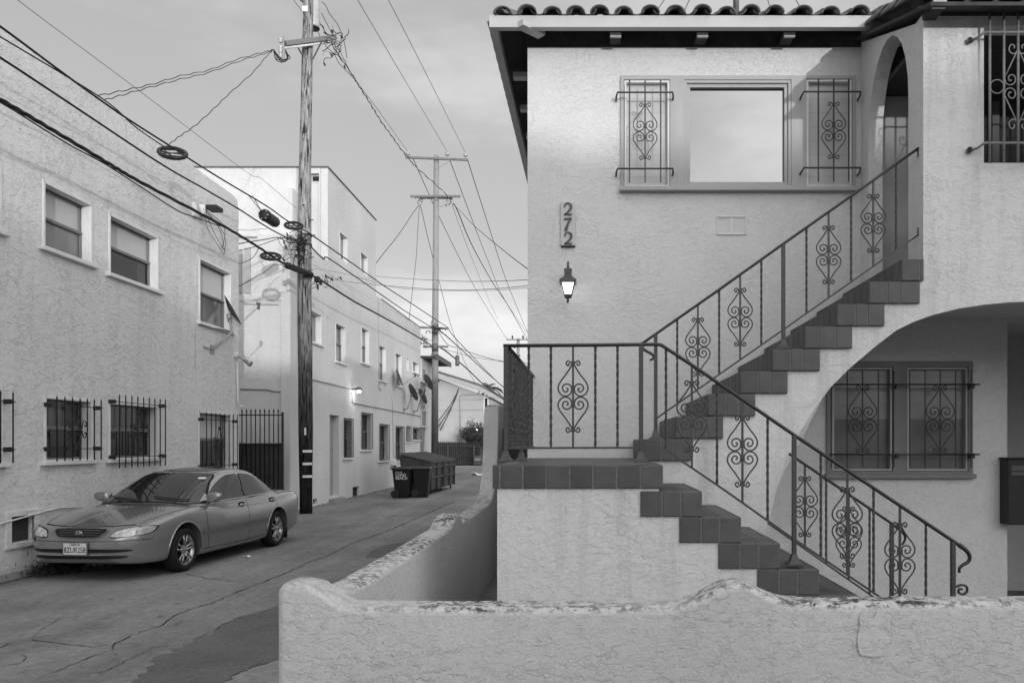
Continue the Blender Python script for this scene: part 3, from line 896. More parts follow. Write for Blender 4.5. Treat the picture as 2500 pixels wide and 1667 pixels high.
# antenna mast standing on the roof
root = empty('antenna_mast', 'thin metal antenna mast with guy wires rising behind the roof tiles', 'antenna')
mb = MB(); p = P(1797, 30, 12.0); mb.tube([p + V((0, 0, -.6)), p + V((0, 0, 1.8))], .045, 10); mb.build('mast', M['galv_dark'], root)
mb = MB()
mb.tube([p + V((-.12, 0, .22)), p + V((.05, 0, .22))], .012, 6)
for dx in (-1.1, -.7, .55, 1.0): mb.tube([p + V((0, 0, 1.7)), p + V((dx * 1.6, .4, -.6))], .006, 5)
mb.tube([p + V((-.1, 0, .22)), p + V((-.1, 0, 1.2))], .01, 5)
mb.build('guy_wires', M['wire'], root)

# mailbox hanging on the recess wall
root = empty('mailbox', 'black metal mailbox hanging in the shaded recess at the right edge', 'mailbox')
mz0, mz1 = 1.75 - (1281 - HY) / FPX * 7.98, 1.75 - (1121 - HY) / FPX * 7.98
mb = MB(); mb.cbox((4.17, 7.98, mz0), (4.55, 8.145, mz1), .008); mb.build('box', M['black_iron'], root)
mb = MB(); mb.cbox((4.20, 7.972, mz1 - .115), (4.52, 7.9795, mz1 - .06), .002); mb.cbox((4.20, 7.972, mz1 - .16), (4.52, 7.9795, mz1 - .125), .002); mb.build('slot_flap', M['bin_lid'], root)
mb = MB(); mb.cbox((4.16, 7.965, mz1 + .001), (4.56, 8.146, mz1 + .018), .004); mb.build('lid', M['black_iron'], root)

# ================================================================== STAIRCASE (tiled steps, landing)
stairs = empty('staircase', 'dark tiled outdoor staircase turning at a landing against the house', 'staircase')
MT = [M['tile'], M['grout']]
GP = .0035
def tiles_x(mb, xs, y0, y1, z0, z1, c=.005):
    for a, b_ in zip(xs, xs[1:]): mb.cbox((a + GP, y0, z0), (b_ - GP, y1, z1), c)
# landing
mb = MB()
LX0, LX1 = -.691, .495
mb.mi = 0
js = [LX0] + [xz(1180 + c * .3188, 0, YA)[0] for c in (125, 302, 482, 662, 840, 1022, 1205)] + [LX1]
tiles_x(mb, js, YA, YA + .03, ZL - .162, ZL, .007)
ny = 8
for j in range(ny):
    ya = YA + .034 + (YC - YA - .04) * j / ny; yb = YA + .034 + (YC - YA - .04) * (j + 1) / ny
    for i in range(4):
        xa = LX0 + .03 + (LX1 - LX0 - .06) * i / 4; xb = LX0 + .03 + (LX1 - LX0 - .06) * (i + 1) / 4
        mb.cbox((xa + GP, ya + GP, ZL - .03), (xb - GP, yb - GP, ZL), .003)
    mb.cbox((LX0, ya + GP, ZL - .162), (LX0 + .028, yb - GP, ZL), .006)
    if ya < YB - .1: mb.cbox((LX1 - .028, ya + GP, ZL - .162), (LX1, min(yb, YB) - GP, ZL), .006)
mb.mi = 1
mb.box((LX0 + .004, YA + .004, ZL - .160), (LX1 - .004, YC - .006, ZL - .003))
mb.build('landing', MT, stairs)
# lower flight: step k = 1..8 below the landing
for k in range(1, 9):
    mb = MB(); xr_ = XL0 + k * TL; z = ZL - k * RL
    xl_ = xr_ - TL
    mb.mi = 0
    w3 = .433
    a = xr_ - w3
    band = [a, a + .155, a + .282, xr_]
    tiles_x(mb, band, YA, YA + .028, z - .176, z, .006)
    m_ = xl_ + TL * .47
    for j in range(4):
        ya = YA + .032 + (YB - YA - .036) * j / 4; yb = YA + .032 + (YB - YA - .036) * (j + 1) / 4
        mb.cbox((xl_ + GP - .02, ya + GP, z - .03), (m_ - GP, yb - GP, z), .003)
        mb.cbox((m_ + GP, ya + GP, z - .03), (xr_ - .03, yb - GP, z), .003)
        mb.cbox((xr_ - .028, ya + GP, z - .176), (xr_, yb - GP, z), .006)
    mb.mi = 1
    mb.box((a + .004, YA + .004, z - .174), (xr_ - .004, YB - .002, z - .003))
    mb.build('step', MT, stairs)
# upper flight: step k = 1..9
for k in range(1, 10):
    mb = MB(); xl_ = XU0 + (k - 1) * TU; z = ZL + k * RU
    yb0 = YB - .018
    mb.mi = 0
    xr_ = xl_ + (.400 if k < 8 else (.425 if k == 8 else bx - xl_ - .003))
    if k < 9: band = [xl_, xl_ + .153, xl_ + .255, xr_]
    else: band = [xl_, xl_ + .153, xr_]
    tiles_x(mb, band, yb0 - .012, yb0 + .016, z - .180, z, .006)
    ny = 9
    for j in range(ny):
        ya = yb0 + .020 + (YC - yb0 - .03) * j / ny; yb = yb0 + .020 + (YC - yb0 - .03) * (j + 1) / ny
        mb.cbox((xl_, ya + GP, z - .184), (xl_ + .026, yb - GP, z), .005)
        mb.cbox((xl_ + .03, ya + GP, z - .03), (min(xl_ + TU + .03, bx - .003), yb - GP, z), .003)
    mb.mi = 1
    mb.box((xl_ + .004, yb0 - .008, z - .178), (min(xr_ - .004, bx - .005), YC - .012, z - .004))
    mb.build('step', MT, stairs)
# stucco block under the landing and lower flight
mb = MB()
zb_ = -.05
poly = [(-.656, zb_)]
prof2 = [(-.656, ZL - .155)]
poly.append((-.656, ZL - .155))
poly.append((LX1 - .03, ZL - .155))
for k in range(1, 9):
    z = ZL - k * RL; xr_ = XL0 + k * TL
    poly.append((xr_ - TL - .03, z - .03) if k == 1 else (xr_ - TL - .03, z - .03))
    poly.append((xr_ - .03, z - .03))
poly.append((XL0 + 8 * TL - .03, zb_))
clean = []
for p in poly:
    if not clean or (abs(clean[-1][0] - p[0]) + abs(clean[-1][1] - p[1])) > 1e-4: clean.append(p)
mb.prism(clean, lambda u, n, z: V((u, YA + .018 - n, z)), -(YB - YA - .022), 0)
mb.build('stucco_base', M['house_low'], stairs)
mb = MB(); mb.box((-.655, YB, -.05), (XU0 + .02, YC - .003, ZL - .157)); mb.build('landing_support', M['house_low'], stairs)

# ------------------------------------------------------------------ railings
def baluster(root, T, u, n, z0, z1, orn=None, plainbar=False, r=.0105):
    mb = MB()
    if orn is not None or plainbar:
        mb.tube([T(u, n, z0), T(u, n, z1)], r * .98, 4)
    else:
        nn = 26
        mb.tube([T(u, n, z0 + (z1 - z0) * i / nn) for i in range(nn + 1)], r, 4, twist=26)
    b_ = mb.build('baluster', M['iron'], root)
    if orn is not None:
        mb = MB()
        scroll(mb, T, u, n, orn[0], orn[1], orn[2])
        for k in (-252, -48, 48, 252): collar(mb, T, u, n, orn[0] + k * orn[1], .0145)
        mb.build('scroll', M['iron'], b_)
def post(root, T, u, n, z0, z1, a=.015, base=True):
    mb = MB(); mb.cbox((u - a, n - a, z0), (u + a, n + a, z1), .002, T)
    if base:
        vs = []
        for (h, e_) in ((0, .058), (.008, .058), (.010, .050), (.03, .030), (.075, a + .002)):
            vs.append([T(u - e_, n - e_, z0 + h), T(u + e_, n - e_, z0 + h), T(u + e_, n + e_, z0 + h), T(u - e_, n + e_, z0 + h)])
        fl = [p for r_ in vs for p in r_]
        mb.add(fl, [(i * 4 + k, i * 4 + (k + 1) % 4, (i + 1) * 4 + (k + 1) % 4, (i + 1) * 4 + k) for i in range(4) for k in range(4)])
    mb.build('post', M['iron'], root)
def railing(root, Y, hand, bott, posts, bals, orns, osc, hr=.017, curl=None, curl2=None):
    T = lambda u, n, z: V((u, Y - n, z))
    px = lambda x: (x - CX) / FPX * Y
    pz = lambda y: CAMZ + (HY - y) / FPX * Y
    hp = [V(T(px(x), 0, pz(y))) for x, y in hand]
    mb = MB()
    mb.tube(hp, hr, 8, flat=.75)
    if curl: mb.tube(catmull([hp[-1]] + [V(T(px(x), 0, pz(y))) for x, y in curl], 5), [hr * 1.0] * 1 + [hr * (1 - .45 * i / (len(curl) * 5)) for i in range(len(curl) * 5)], 8)
    if curl2: mb.tube(catmull([hp[0]] + [V(T(px(x), 0, pz(y))) for x, y in curl2], 5), [hr * 1.0] * 1 + [hr * (1 - .45 * i / (len(curl2) * 5)) for i in range(len(curl2) * 5)], 8)
    mb.build('handrail', M['rail'], root)
    mb = MB(); mb.tube([V(T(px(x), 0, pz(y))) for x, y in bott], .0105, 4); mb.build('bottom_rail', M['iron'], root)
    ht = [(px(x), pz(y)) for x, y in hand]; bt = [(px(x), pz(y)) for x, y in bott]
    for x, ybase in posts: post(root, T, px(x), 0, pz(ybase), interp(ht, px(x)) - .005)
    for x in bals: baluster(root, T, px(x), 0, interp(bt, px(x)), interp(ht, px(x)) - .01)
    for x in orns:
        u = px(x); a, b_ = interp(bt, u), interp(ht, u)
        zc = (a + b_) / 2 + .0
        baluster(root, T, u, 0, a, b_ - .01, orn=(zc, osc, .0058))
r1_ = empty('stair_railing', 'wrought iron railing along the landing front and lower stair flight', 'railing')
railing(r1_, 5.58, [(1229, 844), (1420, 842.5), (1606, 840.5), (1616, 843), (1700, 898), (1941, 1063), (2327, 1320), (2340, 1329)],
        [(1237, 1093.3), (1420, 1093), (1611, 1092.5), (1622, 1096), (1779, 1203), (1933, 1312), (2146, 1455), (2330, 1582)],
        [(1235, 1127), (1565, 1128), (1938.7, 1378), (2326.5, 1660)],
        [1291, 1345, 1453.5, 1507.7, 1626, 1750.6, 1874, 2004, 2132.7, 2260.5], [1399, 1689, 1812.5, 2068.5, 2197], .00092,
        curl=[(2358, 1342), (2367, 1356), (2364, 1370), (2350, 1379), (2342, 1388), (2343, 1397)])
mb = MB(); T_ = lambda x, y: P(x, y, 5.58)
mb.tube(catmull([T_(*q_) for q_ in [(2333, 1432), (2348, 1427), (2360, 1432), (2360, 1444), (2350, 1450), (2340, 1445), (2342, 1437), (2350, 1438)]], 4), .009, 6); mb.build('scroll', M['rail'], r1_)
r2_ = empty('stair_railing', 'wrought iron railing climbing the upper stair flight to the arched doorway', 'railing')
c4 = lambda x, y: (1750 + x * .3508, 350 + y * .3508)
railing(r2_, 6.72, [(1570.5, 836.5), (1602, 814.5), (1750, 711), (1912, 595.5), (2100, 463), (2245, 360.5)],
        [(1604, 1020), (1750, 918), (1912, 805), (2100, 673), (2243, 573)],
        [(1600.8, 1072), (1912.4, 853)], [1653.4, 1755.8, 1858.7, 1969, 2078, 2187.8], [1703.8, 1807, 2023, 2132], .00090, hr=.0155,
        curl2=[(1567, 843), (1571, 852), (1580, 858), (1591, 864), (1596, 871), (1592, 877), (1586, 879)])
mb = MB()
for (x, y0, y1) in ((2243, 362, 384), (2243, 556, 576)): mb.tube([P(x, y0, 6.72), P(x, y1, 6.72)], .014, 4)
mb.build('wall_bracket', M['iron'], r2_)
r3_ = empty('stair_railing', 'inner wrought iron railing behind the lower stair flight, below the big arch', 'railing')
railing(r3_, 6.48, [(1926, 1107), (1980, 1143), (2074, 1207.6), (2178, 1278), (2186, 1284)],
        [(1874, 1276), (1990, 1357), (2126, 1452), (2180, 1490)], [(2177, 1520)], [2017, 2123], [1965, 2072], .00090, hr=.015,
        curl=[(2200, 1294), (2209, 1306), (2209, 1318), (2202, 1330)])
r4_ = empty('stair_railing', 'short wrought iron railing along the left edge of the landing, seen end on', 'railing')
xr4 = (1237 - CX) / FPX * 5.58
T4 = lambda u, n, z: V((xr4 - n, u, z))
zh = CAMZ + (HY - 843.5) / FPX * 5.58; zb4 = CAMZ + (HY - 1093.3) / FPX * 5.58
mb = MB(); mb.tube([T4(5.62, 0, zh), T4(8.16, 0, zh)], .017, 8, flat=.75); mb.build('handrail', M['rail'], r4_)
mb = MB(); mb.tube([T4(5.60, 0, zb4), T4(8.16, 0, zb4)], .0105, 4); mb.build('bottom_rail', M['iron'], r4_)
for i in range(1, 16):
    u = 5.60 + i * .158
    if u > 8.1: break
    baluster(r4_, T4, u, 0, zb4, zh - .01, orn=((zb4 + zh) / 2, .00092, .0058) if i in (3, 8, 13) else None)
post(r4_, T4, 6.75, 0, ZL, zb4)

# ------------------------------------------------------------------ house number and lantern
root = empty('house_number_sign', 'white board with dark raised digits 272 above the lantern', 'house number')
T = C
nq = lambda x, y: xz(x, y, YC)
a = nq(1369, 601); b_ = nq(1404, 495)
mb = MB(); mb.cbox((a[0], .002, a[1]), (b_[0], .025, b_[1]), .003, T); mb.build('board', plain('number_board', .50, .6, .05), root)
mb = MB(); mb.cbox((a[0] + .002, .0, a[1] - .012), (b_[0] + .002, .032, a[1] - .001), .002, T); mb.build('ledge', M['dark'], root)
# digits as pen strokes: (x, y, half width) in crop pixels
nz = lambda x, y: nq(1340 + x * .17857, 480 + y * .17857)
def stroke(mb, pts):
    sp = catmull([V((p[0], p[1], p[2])) for p in pts], 6)
    L = []; Rr = []
    for i, p in enumerate(sp):
        t_ = sp[min(i + 1, len(sp) - 1)] - sp[max(i - 1, 0)]; t_.z = 0; t_.normalize()
        nn = V((-t_.y, t_.x, 0))
        L.append(nz(p.x + nn.x * p.z, p.y + nn.y * p.z)); Rr.append(nz(p.x - nn.x * p.z, p.y - nn.y * p.z))
    m = len(sp)
    vs = [T(q_[0], .036, q_[1]) for q_ in L] + [T(q_[0], .036, q_[1]) for q_ in Rr] + [T(q_[0], .025, q_[1]) for q_ in L] + [T(q_[0], .025, q_[1]) for q_ in Rr]
    fs = []
    for i in range(m - 1):
        fs += [(i, i + 1, m + i + 1, m + i), (i, 2 * m + i, 2 * m + i + 1, i + 1), (m + i, m + i + 1, 3 * m + i + 1, 3 * m + i)]
    fs += [(0, m, 3 * m, 2 * m), (m - 1, 3 * m - 1, 4 * m - 1, 2 * m - 1)] if False else []
    mb.add(vs, fs)
def two(dy, dx=0):
    mb = MB()
    stroke(mb, [(218 + dx, 158 + dy, 8), (218 + dx, 135 + dy, 9), (232 + dx, 112 + dy, 9), (262 + dx, 103 + dy, 9), (296 + dx, 122 + dy, 15), (304 + dx, 155 + dy, 17), (286 + dx, 195 + dy, 15), (255 + dx, 228 + dy, 11), (212 + dx, 262 + dy, 8)])
    stroke(mb, [(212 + dx, 265 + dy, 7), (245 + dx, 252 + dy, 11), (285 + dx, 258 + dy, 13), (304 + dx, 262 + dy, 8), (312 + dx, 240 + dy, 4)])
    return mb
MD = plain('digit_metal', .075, .5, .35, 25, spec=.4)
two(0).build('digit', MD, root)
mb = MB(); stroke(mb, [(208, 335, 6), (220, 312, 8), (250, 318, 12), (285, 314, 12), (314, 306, 6)]); stroke(mb, [(308, 308, 6), (285, 345, 14), (262, 385, 16), (248, 425, 18), (238, 450, 20), (232, 480, 18)]); mb.build('digit', MD, root)
two(397, 4).build('digit', MD, root)
root = empty('wall_lantern', 'lit tapered wall lantern below the house number', 'lantern')
LY = YC - .17
lq = lambda x, y: P(1340 + x * .17857, 480 + y * .17857, LY)
lc = lq(262, 1240); lx = lc.x
def lz(y): return lq(262, y).z
def frus(mb, rings, n=4, rot=math.pi / 4, cap=True):
    vs = []
    for r_, z in rings:
        for k in range(n):
            q_ = rot + 2 * math.pi * k / n
            vs.append(V((lx + r_ * math.cos(q_), LY + r_ * math.sin(q_), z)))
    mb.add(vs, [(i * n + k, i * n + (k + 1) % n, (i + 1) * n + (k + 1) % n, (i + 1) * n + k) for i in range(len(rings) - 1) for k in range(n)])
    if cap: mb.add(vs[:n], [tuple(range(n))]); mb.add(vs[-n:], [tuple(range(n))])
ML = plain('lantern_metal', .07, .5, .3, 20, spec=.4)
u_ = .17857 / FPX * LY
mb = MB(); frus(mb, [(130 * u_ * 1.25, lz(1190)), (130 * u_ * 1.25, lz(1150)), (100 * u_ * 1.2, lz(1128)), (72 * u_ * 1.1, lz(1100)), (70 * u_, lz(1095)), (74 * u_, lz(1000)), (60 * u_, lz(985)), (0.001, lz(975))]); mb.build('cap', ML, root)
mb = MB(); mb.lathe((lx, LY, 0), [(.001, lz(872)), (12 * u_, lz(895)), (20 * u_, lz(915)), (10 * u_, lz(932)), (20 * u_, lz(945)), (16 * u_, lz(985))], 12)
mb.build('finial', ML, root); mb = MB()
mb.lathe((lx - .002, LY, 0), [(40 * u_, lz(1380)), (14 * u_, lz(1402)), (20 * u_, lz(1420)), (14 * u_, lz(1440)), (.001, lz(1465))], 12); mb.build('finial', ML, root)
mb = MB()
rt_, rb_ = 112 * u_ * 1.2, 58 * u_ * 1.2
frus(mb, [(rt_ * .93, lz(1152)), (rb_ * .93, lz(1340))]); pane = mb.build('glass', M['lamp_glow'], root)
mb = MB()
for k in range(4):
    q_ = math.pi / 4 + k * math.pi / 2
    mb.tube([V((lx + rt_ * math.cos(q_), LY + rt_ * math.sin(q_), lz(1150))), V((lx + rb_ * math.cos(q_), LY + rb_ * math.sin(q_), lz(1345)))], .007, 4)
frus(mb, [(rb_ * 1.1, lz(1338)), (rb_ * 1.05, lz(1368)), (rb_ * .8, lz(1385))])
mb.build('cage', ML, root)
mb = MB(); mb.cbox((lx - .03, -.001, lz(1110)), (lx + .03, .10, lz(1010)), .004, C); mb.build('backplate', ML, root)
# ================================================================== ALLEY BUILDINGS (left)
def alley_wall(root, u0, u1, zt, holes, mat_, back=9, corner=.0, name='wall'):
    top = [(u1, zt)] if not corner else [(u1, zt - corner), (u1 - corner * .3, zt - corner * .3), (u1 - corner, zt)]
    mb = MB()
    mb.prism([(u0, -.05), (u1, -.05)] + top + [(u0, zt)], A, -.20, 0, holes=[rect(*h) for h in holes])
    mb.box((u0, -back, -.05), (u1, -.45, zt - .35), A)
    mb.box((u0, -.45, zt - .9), (u1, -.20, zt - .36), A)
    mb.box((u1 - .22, -.45, -.05), (u1, -.20, zt - .36), A)
    return mb.build(name, mat_, root)
def awin(root, u0, z0, u1, z1, d=.13, upper='blind', lower='glass_dark', sill=True, split=.5, trim=.035, mull=0, gr=None, name='window'):
    w_ = bpy.data.objects.new(name, None); sc.collection.objects.link(w_); w_.parent = root
    mb = MB()
    mb.cbox((u0, -d, z1 - trim), (u1, .012, z1 + .012), .003, A); mb.cbox((u0 - .012, -d, z0), (u0 + trim, .012, z1 + .012), .003, A)
    mb.cbox((u1 - trim, -d, z0), (u1 + .012, .012, z1 + .012), .003, A)
    mb.box((u0, -d, z0 - .01), (u1, -.002, z0 + .02), A)
    mb.build('frame', M['white'], w_)
    if sill:
        mb = MB(); mb.cbox((u0 - .09, -.02, z0 - .055), (u1 + .09, .07, z0 + .004), .006, A); mb.build('sill', M['white'], w_)
    a, b_ = u0 + trim, u1 - trim; c, e = z0 + .02, z1 - trim
    zm = c + (e - c) * split
    if split:
        mb = MB(); wframe(A, mb, a, c, b_, zm, -d - .03, -d + .0, .022); mb.box((a, -d - .02, zm - .012), (b_, -d + .012, zm + .02), A)
        wframe(A, mb, a, zm + .021, b_, e, -d - .05, -d - .02, .018)
        mb.build('sash', M['paint_dk'], w_)
        mb = MB(); mb.box((a, -d - .06, zm + .02), (b_, -d - .05, e), A); mb.build('pane', M[upper], w_)
        mb = MB(); mb.box((a, -d - .045, c), (b_, -d - .035, zm), A); mb.build('pane', M[lower], w_)
    else:
        mb = MB()
        wframe(A, mb, a, c, b_, e, -d - .03, -d + .0, .02)
        for k in range(1, mull + 1): uu = a + (b_ - a) * k / (mull + 1); mb.box((uu - .02, -d - .02, c), (uu + .02, -d + .005, e), A)
        mb.build('sash', M['white'], w_)
        mb = MB(); mb.box((a, -d - .05, c), (b_, -d - .035, e), A); mb.build('pane', M[upper], w_)
    if gr: gr(w_)
    return w_
def hole(px0, px1, yt, yb, s=S):
    """opening on the alley facade from the two columns and the top/bottom rows at its near column"""
    Y0, Y1 = FY(px0), FY(px1)
    return (Y0, CAMZ + (HY - yb) / FPX * Y0, Y1, CAMZ + (HY - yt) / FPX * Y0)
lb = empty('apartment_building', 'cream stucco two storey apartment building beside the parked sedan', 'building')
W = [hole(105, 224, 440, 602), hole(266, 386, 520, 667), hole(486, 564, 628, 785)]
w0 = (8.7, W[0][1] + .0, FY(2), W[0][3])
L = [hole(108, 224.5, 966, 1126), hole(265.5, 385, 980, 1121), hole(484.5, 564.5, 1003, 1160)]
l0 = (8.75, L[0][1], FY(4), L[0][3])
ven = hole(24, 82, 1262, 1327)
ZLB = F(330, 305).z
mbx = alley_wall(lb, 4.0, 17.2, ZLB, W + [w0] + L + [l0, ven], M['left'], corner=.22)
for i, h in enumerate([w0] + W):
    awin(lb, *h, upper='blind', lower='glass_mid' if i != 2 else 'glass_dark', d=.13)
def spear(mb, T, u, n, z0, z1, r):
    mb.tube([T(u, n, z0), T(u, n, z1 - .06), T(u, n, z1 - .05), T(u, n, z1)], [r, r, r * 1.3, .001], 6)
def orn2(mb, T, u, n, zc, s_, r):
    # slim double heart with outer curls
    for sx in (-1, 1):
        for s2 in (-1, 1):
            pts = [(.01, .46), (.06, .36), (.17, .12), (.19, .02), (.14, -.02)]
            mb.tube(catmull([V(T(u + sx * x * s_, n, zc + s2 * z * s_ + (.03 * s_ * s2))) for x, z in pts], 4), r, 5)
            pts = [(.02, .01), (.08, .0), (.13, .05), (.11, .11), (.06, .10), (.07, .06)]
            mb.tube(catmull([V(T(u + sx * x * s_, n, zc + s2 * (z + .02) * s_)) for x, z in pts], 4), r, 5)
            pts = [(.24, .0), (.25, .10), (.31, .17), (.38, .15), (.40, .08), (.35, .05), (.33, .09)]
            mb.tube(catmull([V(T(u + sx * x * s_, n, zc + s2 * (z + .02) * s_)) for x, z in pts], 4), r, 5)
            pts = [(.01, .46), (.05, .52), (.09, .50), (.08, .45)]
            mb.tube(catmull([V(T(u + sx * x * s_, n, zc + s2 * z * s_)) for x, z in pts], 4), r, 5)
def sgrille(u0, z0, u1, z1, nb, zt, zb, lo, hi, n=.11, orn=True, r=.009):
    def g(w_):
        mb = MB()
        for z in (zt, zb):
            mb.tube([A(u0 - .03, n, z), A(u1 + .09, n, z)], r, 4)
            for u in (u0, u1 + .03): mb.box((u - .012, 0, z - .03), (u + .012, n, z + .03), A)
        for k in range(nb):
            u = u0 + .10 + (u1 + .05 - u0 - .10) * k / (nb - 1)
            spear(mb, A, u, n, lo, hi, r)
        if orn: orn2(mb, A, u0 + .10 + (u1 + .01 - u0) * .40 - .02, n, (z0 + z1) / 2, .62, .0085)
        mb.build('grille', M['black_iron'], w_)
    return g
h = L[0]; awin(lb, *h, upper='glass_low', lower='glass_dark', gr=sgrille(h[0], h[1], h[2], h[3], 7, h[3] - .12, h[1] + .17, h[1] + .0, h[3] + .02), split=.52)
h = L[1]; awin(lb, *h, upper='glass_low', lower='glass_dark', gr=sgrille(h[0], h[1], h[2], h[3], 9, h[3] - .00, h[1] + .03, h[1] - .14, h[3] + .13), split=.52)
h = L[2]; awin(lb, *h, upper='blind', lower='glass_dark', gr=sgrille(h[0], h[1], h[2], h[3], 8, h[3] - .16, h[1] + .17, h[1] + .0, h[3] + .0), split=.56)
h = l0; awin(lb, *h, upper='glass_low', lower='glass_dark', gr=sgrille(h[0], h[1], h[2], h[3], 7, h[3] - .12, h[1] + .17, h[1] + .0, h[3] + .02, orn=False))
# basement vent
mb = MB(); u0, z0, u1, z1 = ven
for a_, b_ in (((u0 - .09, -.02, z1), (u1 + .09, .03, z1 + .07)), ((u0 - .09, -.02, z0 - .07), (u1 + .09, .03, z0)), ((u0 - .09, -.02, z0), (u0, .03, z1)), ((u1, -.02, z0), (u1 + .09, .03, z1))): mb.cbox(a_, b_, .004, A)
v_ = mb.build('crawlspace_vent', M['left'], lb)
mb = MB(); mb.box((u0, -.09, z0), (u1, -.07, z1), A); mb.build('screen', plain('vent_screen', .045, .8, .3, 30), v_)
# sloping conduit and low kerb along the wall
mb = MB()
cd = [F(-60, 1296), F(0, 1277), F(110, 1246), F(144, 1238), F(300, 1239)]
mb.tube([p + V((.03, 0, 0)) for p in cd], .012, 6); mb.build('conduit', M['left'], lb)
mb = MB()
us = [6 + .25 * i for i in range(20)] + [10.9]
mb.cbox((5.5, -.001, -.02), (10.85, .16, .14), .035, A); mb.build('kerb', M['concrete'], lb)
# utility conduit at the far corner plus wall light
mb = MB(); mb.tube([A(17.05, .03, 3.45), A(17.08, .03, 2.65), A(17.14, .05, 2.55), A(17.2, .14, 2.52)], .018, 6); mb.build('conduit', M['white'], lb)
mb = MB(); mb.tube([F(478, 545) + V((.02, 0, 0)), F(481, 600) + V((.02, 0, 0)), F(478, 640) + V((.02, 0, 0)), F(474, 655) + V((.02, 0, 0)), F(474, 900) + V((.02, 0, 0))], .005, 5); mb.build('wall_wire', M['left'], lb)

root = empty('flood_light', 'small white twin flood light on the far corner of the cream building', 'wall light')
mb = MB(); mb.lathe(A(17.02, 0.0, 3.62), [(.07, 0), (.07, .06), (.001, .06)], 14, 'X'); mb.build('mount', M['white'], root)
mb = MB(); c_ = A(17.1, .16, 3.52)
mb.tube([A(17.02, .05, 3.62), A(17.1, .10, 3.56), c_], .015, 6); mb.tube([c_, c_ + V((.09, .0, -.05)), c_ + V((.15, 0, -.08))], [.03, .05, .065], 12); mb.build('lamp_head', M['galv'], root)
root = empty('service_bracket', 'small white junction box with loose wires high on the cream building wall', 'electrical box')
mb = MB(); u_a, u_b = FY(469), FY(477); zz = F(470, 500).z
mb.cbox((u_a, 0, zz - .22), (u_b, .08, zz + .05), .006, A); mb.cbox((FY(485), 0, zz - .12), (FY(492), .12, zz + .08), .006, A); mb.build('box', M['white'], root)
mb = MB(); zz = F(497, 510).z; mb.cbox((FY(486), .12, zz - .05), (FY(503), .34, zz + .03), .005, A); mb.build('hood', M['black_iron'], root)
mb = MB(); r_ = random.Random(2)
for k in range(5): mb.tube(catmull([A(FY(485), .1, zz - .05), A(FY(494) + r_.uniform(-.1, .2), .15 + r_.random() * .2, zz - .3 - r_.random() * .3), A(FY(523) + r_.uniform(-.1, .1), .2, zz - .75 + r_.uniform(-.1, .1))], 5), .006, 5)
mb.build('loose_wires', M['galv_dark'], root)

# weeds at the kerb end
mb = MB(); r_ = random.Random(11)
for k in range(1500):
    c_ = A(10.75 + r_.gauss(0, .26), .18 + abs(r_.gauss(0, .20)), .02 + abs(r_.gauss(0, .09)))
    d_ = V((r_.uniform(-1, 1), r_.uniform(-1, 1), r_.uniform(-.2, 1))).normalized() * r_.uniform(.03, .09); e_ = d_.orthogonal().normalized() * .007
    mb.add([c_ - e_, c_ + e_, c_ + d_], [(0, 1, 2)])
tag(mb.build('weed_clump', plain('dry_weed', .035, .9, .5, 20), fix=False), 'dark dried weed clump at the kerb end under the front of the sedan', 'weed')

# grit and small stones collected along the wall bases
mb = MB(); r_ = random.Random(31)
def stone(c_, r):
    vs = [c_ + V((r_.uniform(-1, 1) * r * .3 + a * r, r_.uniform(-1, 1) * r * .3 + b_ * r, max(0, c) * r * .6)) for a, b_, c in ((-1, 0, 0), (0, -1, 0), (1, 0, 0), (0, 1, 0), (0, 0, 1))]
    mb.add(vs, [(0, 1, 4), (1, 2, 4), (2, 3, 4), (3, 0, 4)])
for k in range(900):
    u = r_.uniform(11, 36); n = abs(r_.gauss(0, .16)) + .02
    stone(A(u, n, .001), r_.uniform(.008, .03))
for k in range(500):
    Y_ = r_.uniform(3.9, 14); stone(V((-1.36 - K * Y_ - abs(r_.gauss(0, .12)), Y_, .001)), r_.uniform(.006, .018))
for k in range(500): stone(V((r_.uniform(-7, -1.6), r_.uniform(4.5, 24), .001)), r_.uniform(.003, .010))
tag(mb.build('grit', plain('grit_stones', .13, .95, .5, 30), fix=False), 'grit and small stones scattered along the wall bases of the alley', 'grit', kind='stuff')

# gate between the buildings
gate = empty('iron_gate', 'black spear topped iron gate between the cream and the white building', 'gate')
GY = 19.7
gx0, gx1 = -7.75, P(690, 0, GY).x
gzt = P(0, 1001, GY).z
mb = MB()
for z in (gzt - .12, P(0, 1083, GY).z, .25): mb.tube([V((gx0 - 1.5, GY, z)), V((gx1, GY, z))], .02, 4)
mb.tube([V((gx1, GY, 0)), V((gx1, GY, gzt - .05))], .03, 4)
mb.build('frame', M['black_iron'], gate)
for k in range(17):
    x = gx1 - .11 - k * .112
    mb = MB(); mb.tube([V((x, GY, .1)), V((x, GY, gzt - .05)), V((x, GY, gzt - .04)), V((x, GY, gzt + .05))], [.012, .012, .024, .001], 6); mb.build('bar', M['black_iron'], gate)
mb = MB(); mb.box((gx0 - 1.5, GY + .03, .1), (gx1 - .02, GY + .05, P(0, 1083, GY).z)); mb.build('sheet_panel', plain('gate_sheet', .04, .6, .3, 4), gate)
mb = MB(); mb.tube([V((gx1 - 1.2, GY - .02, .6)), V((gx1 - .95, GY - .02, 1.7))], .02, 4); mb.tube([V((gx1 - 1.25, GY - .02, .4)), V((gx1 - 1.25, GY - .02, 2.2))], .025, 4); mb.build('brace', M['black_iron'], gate)

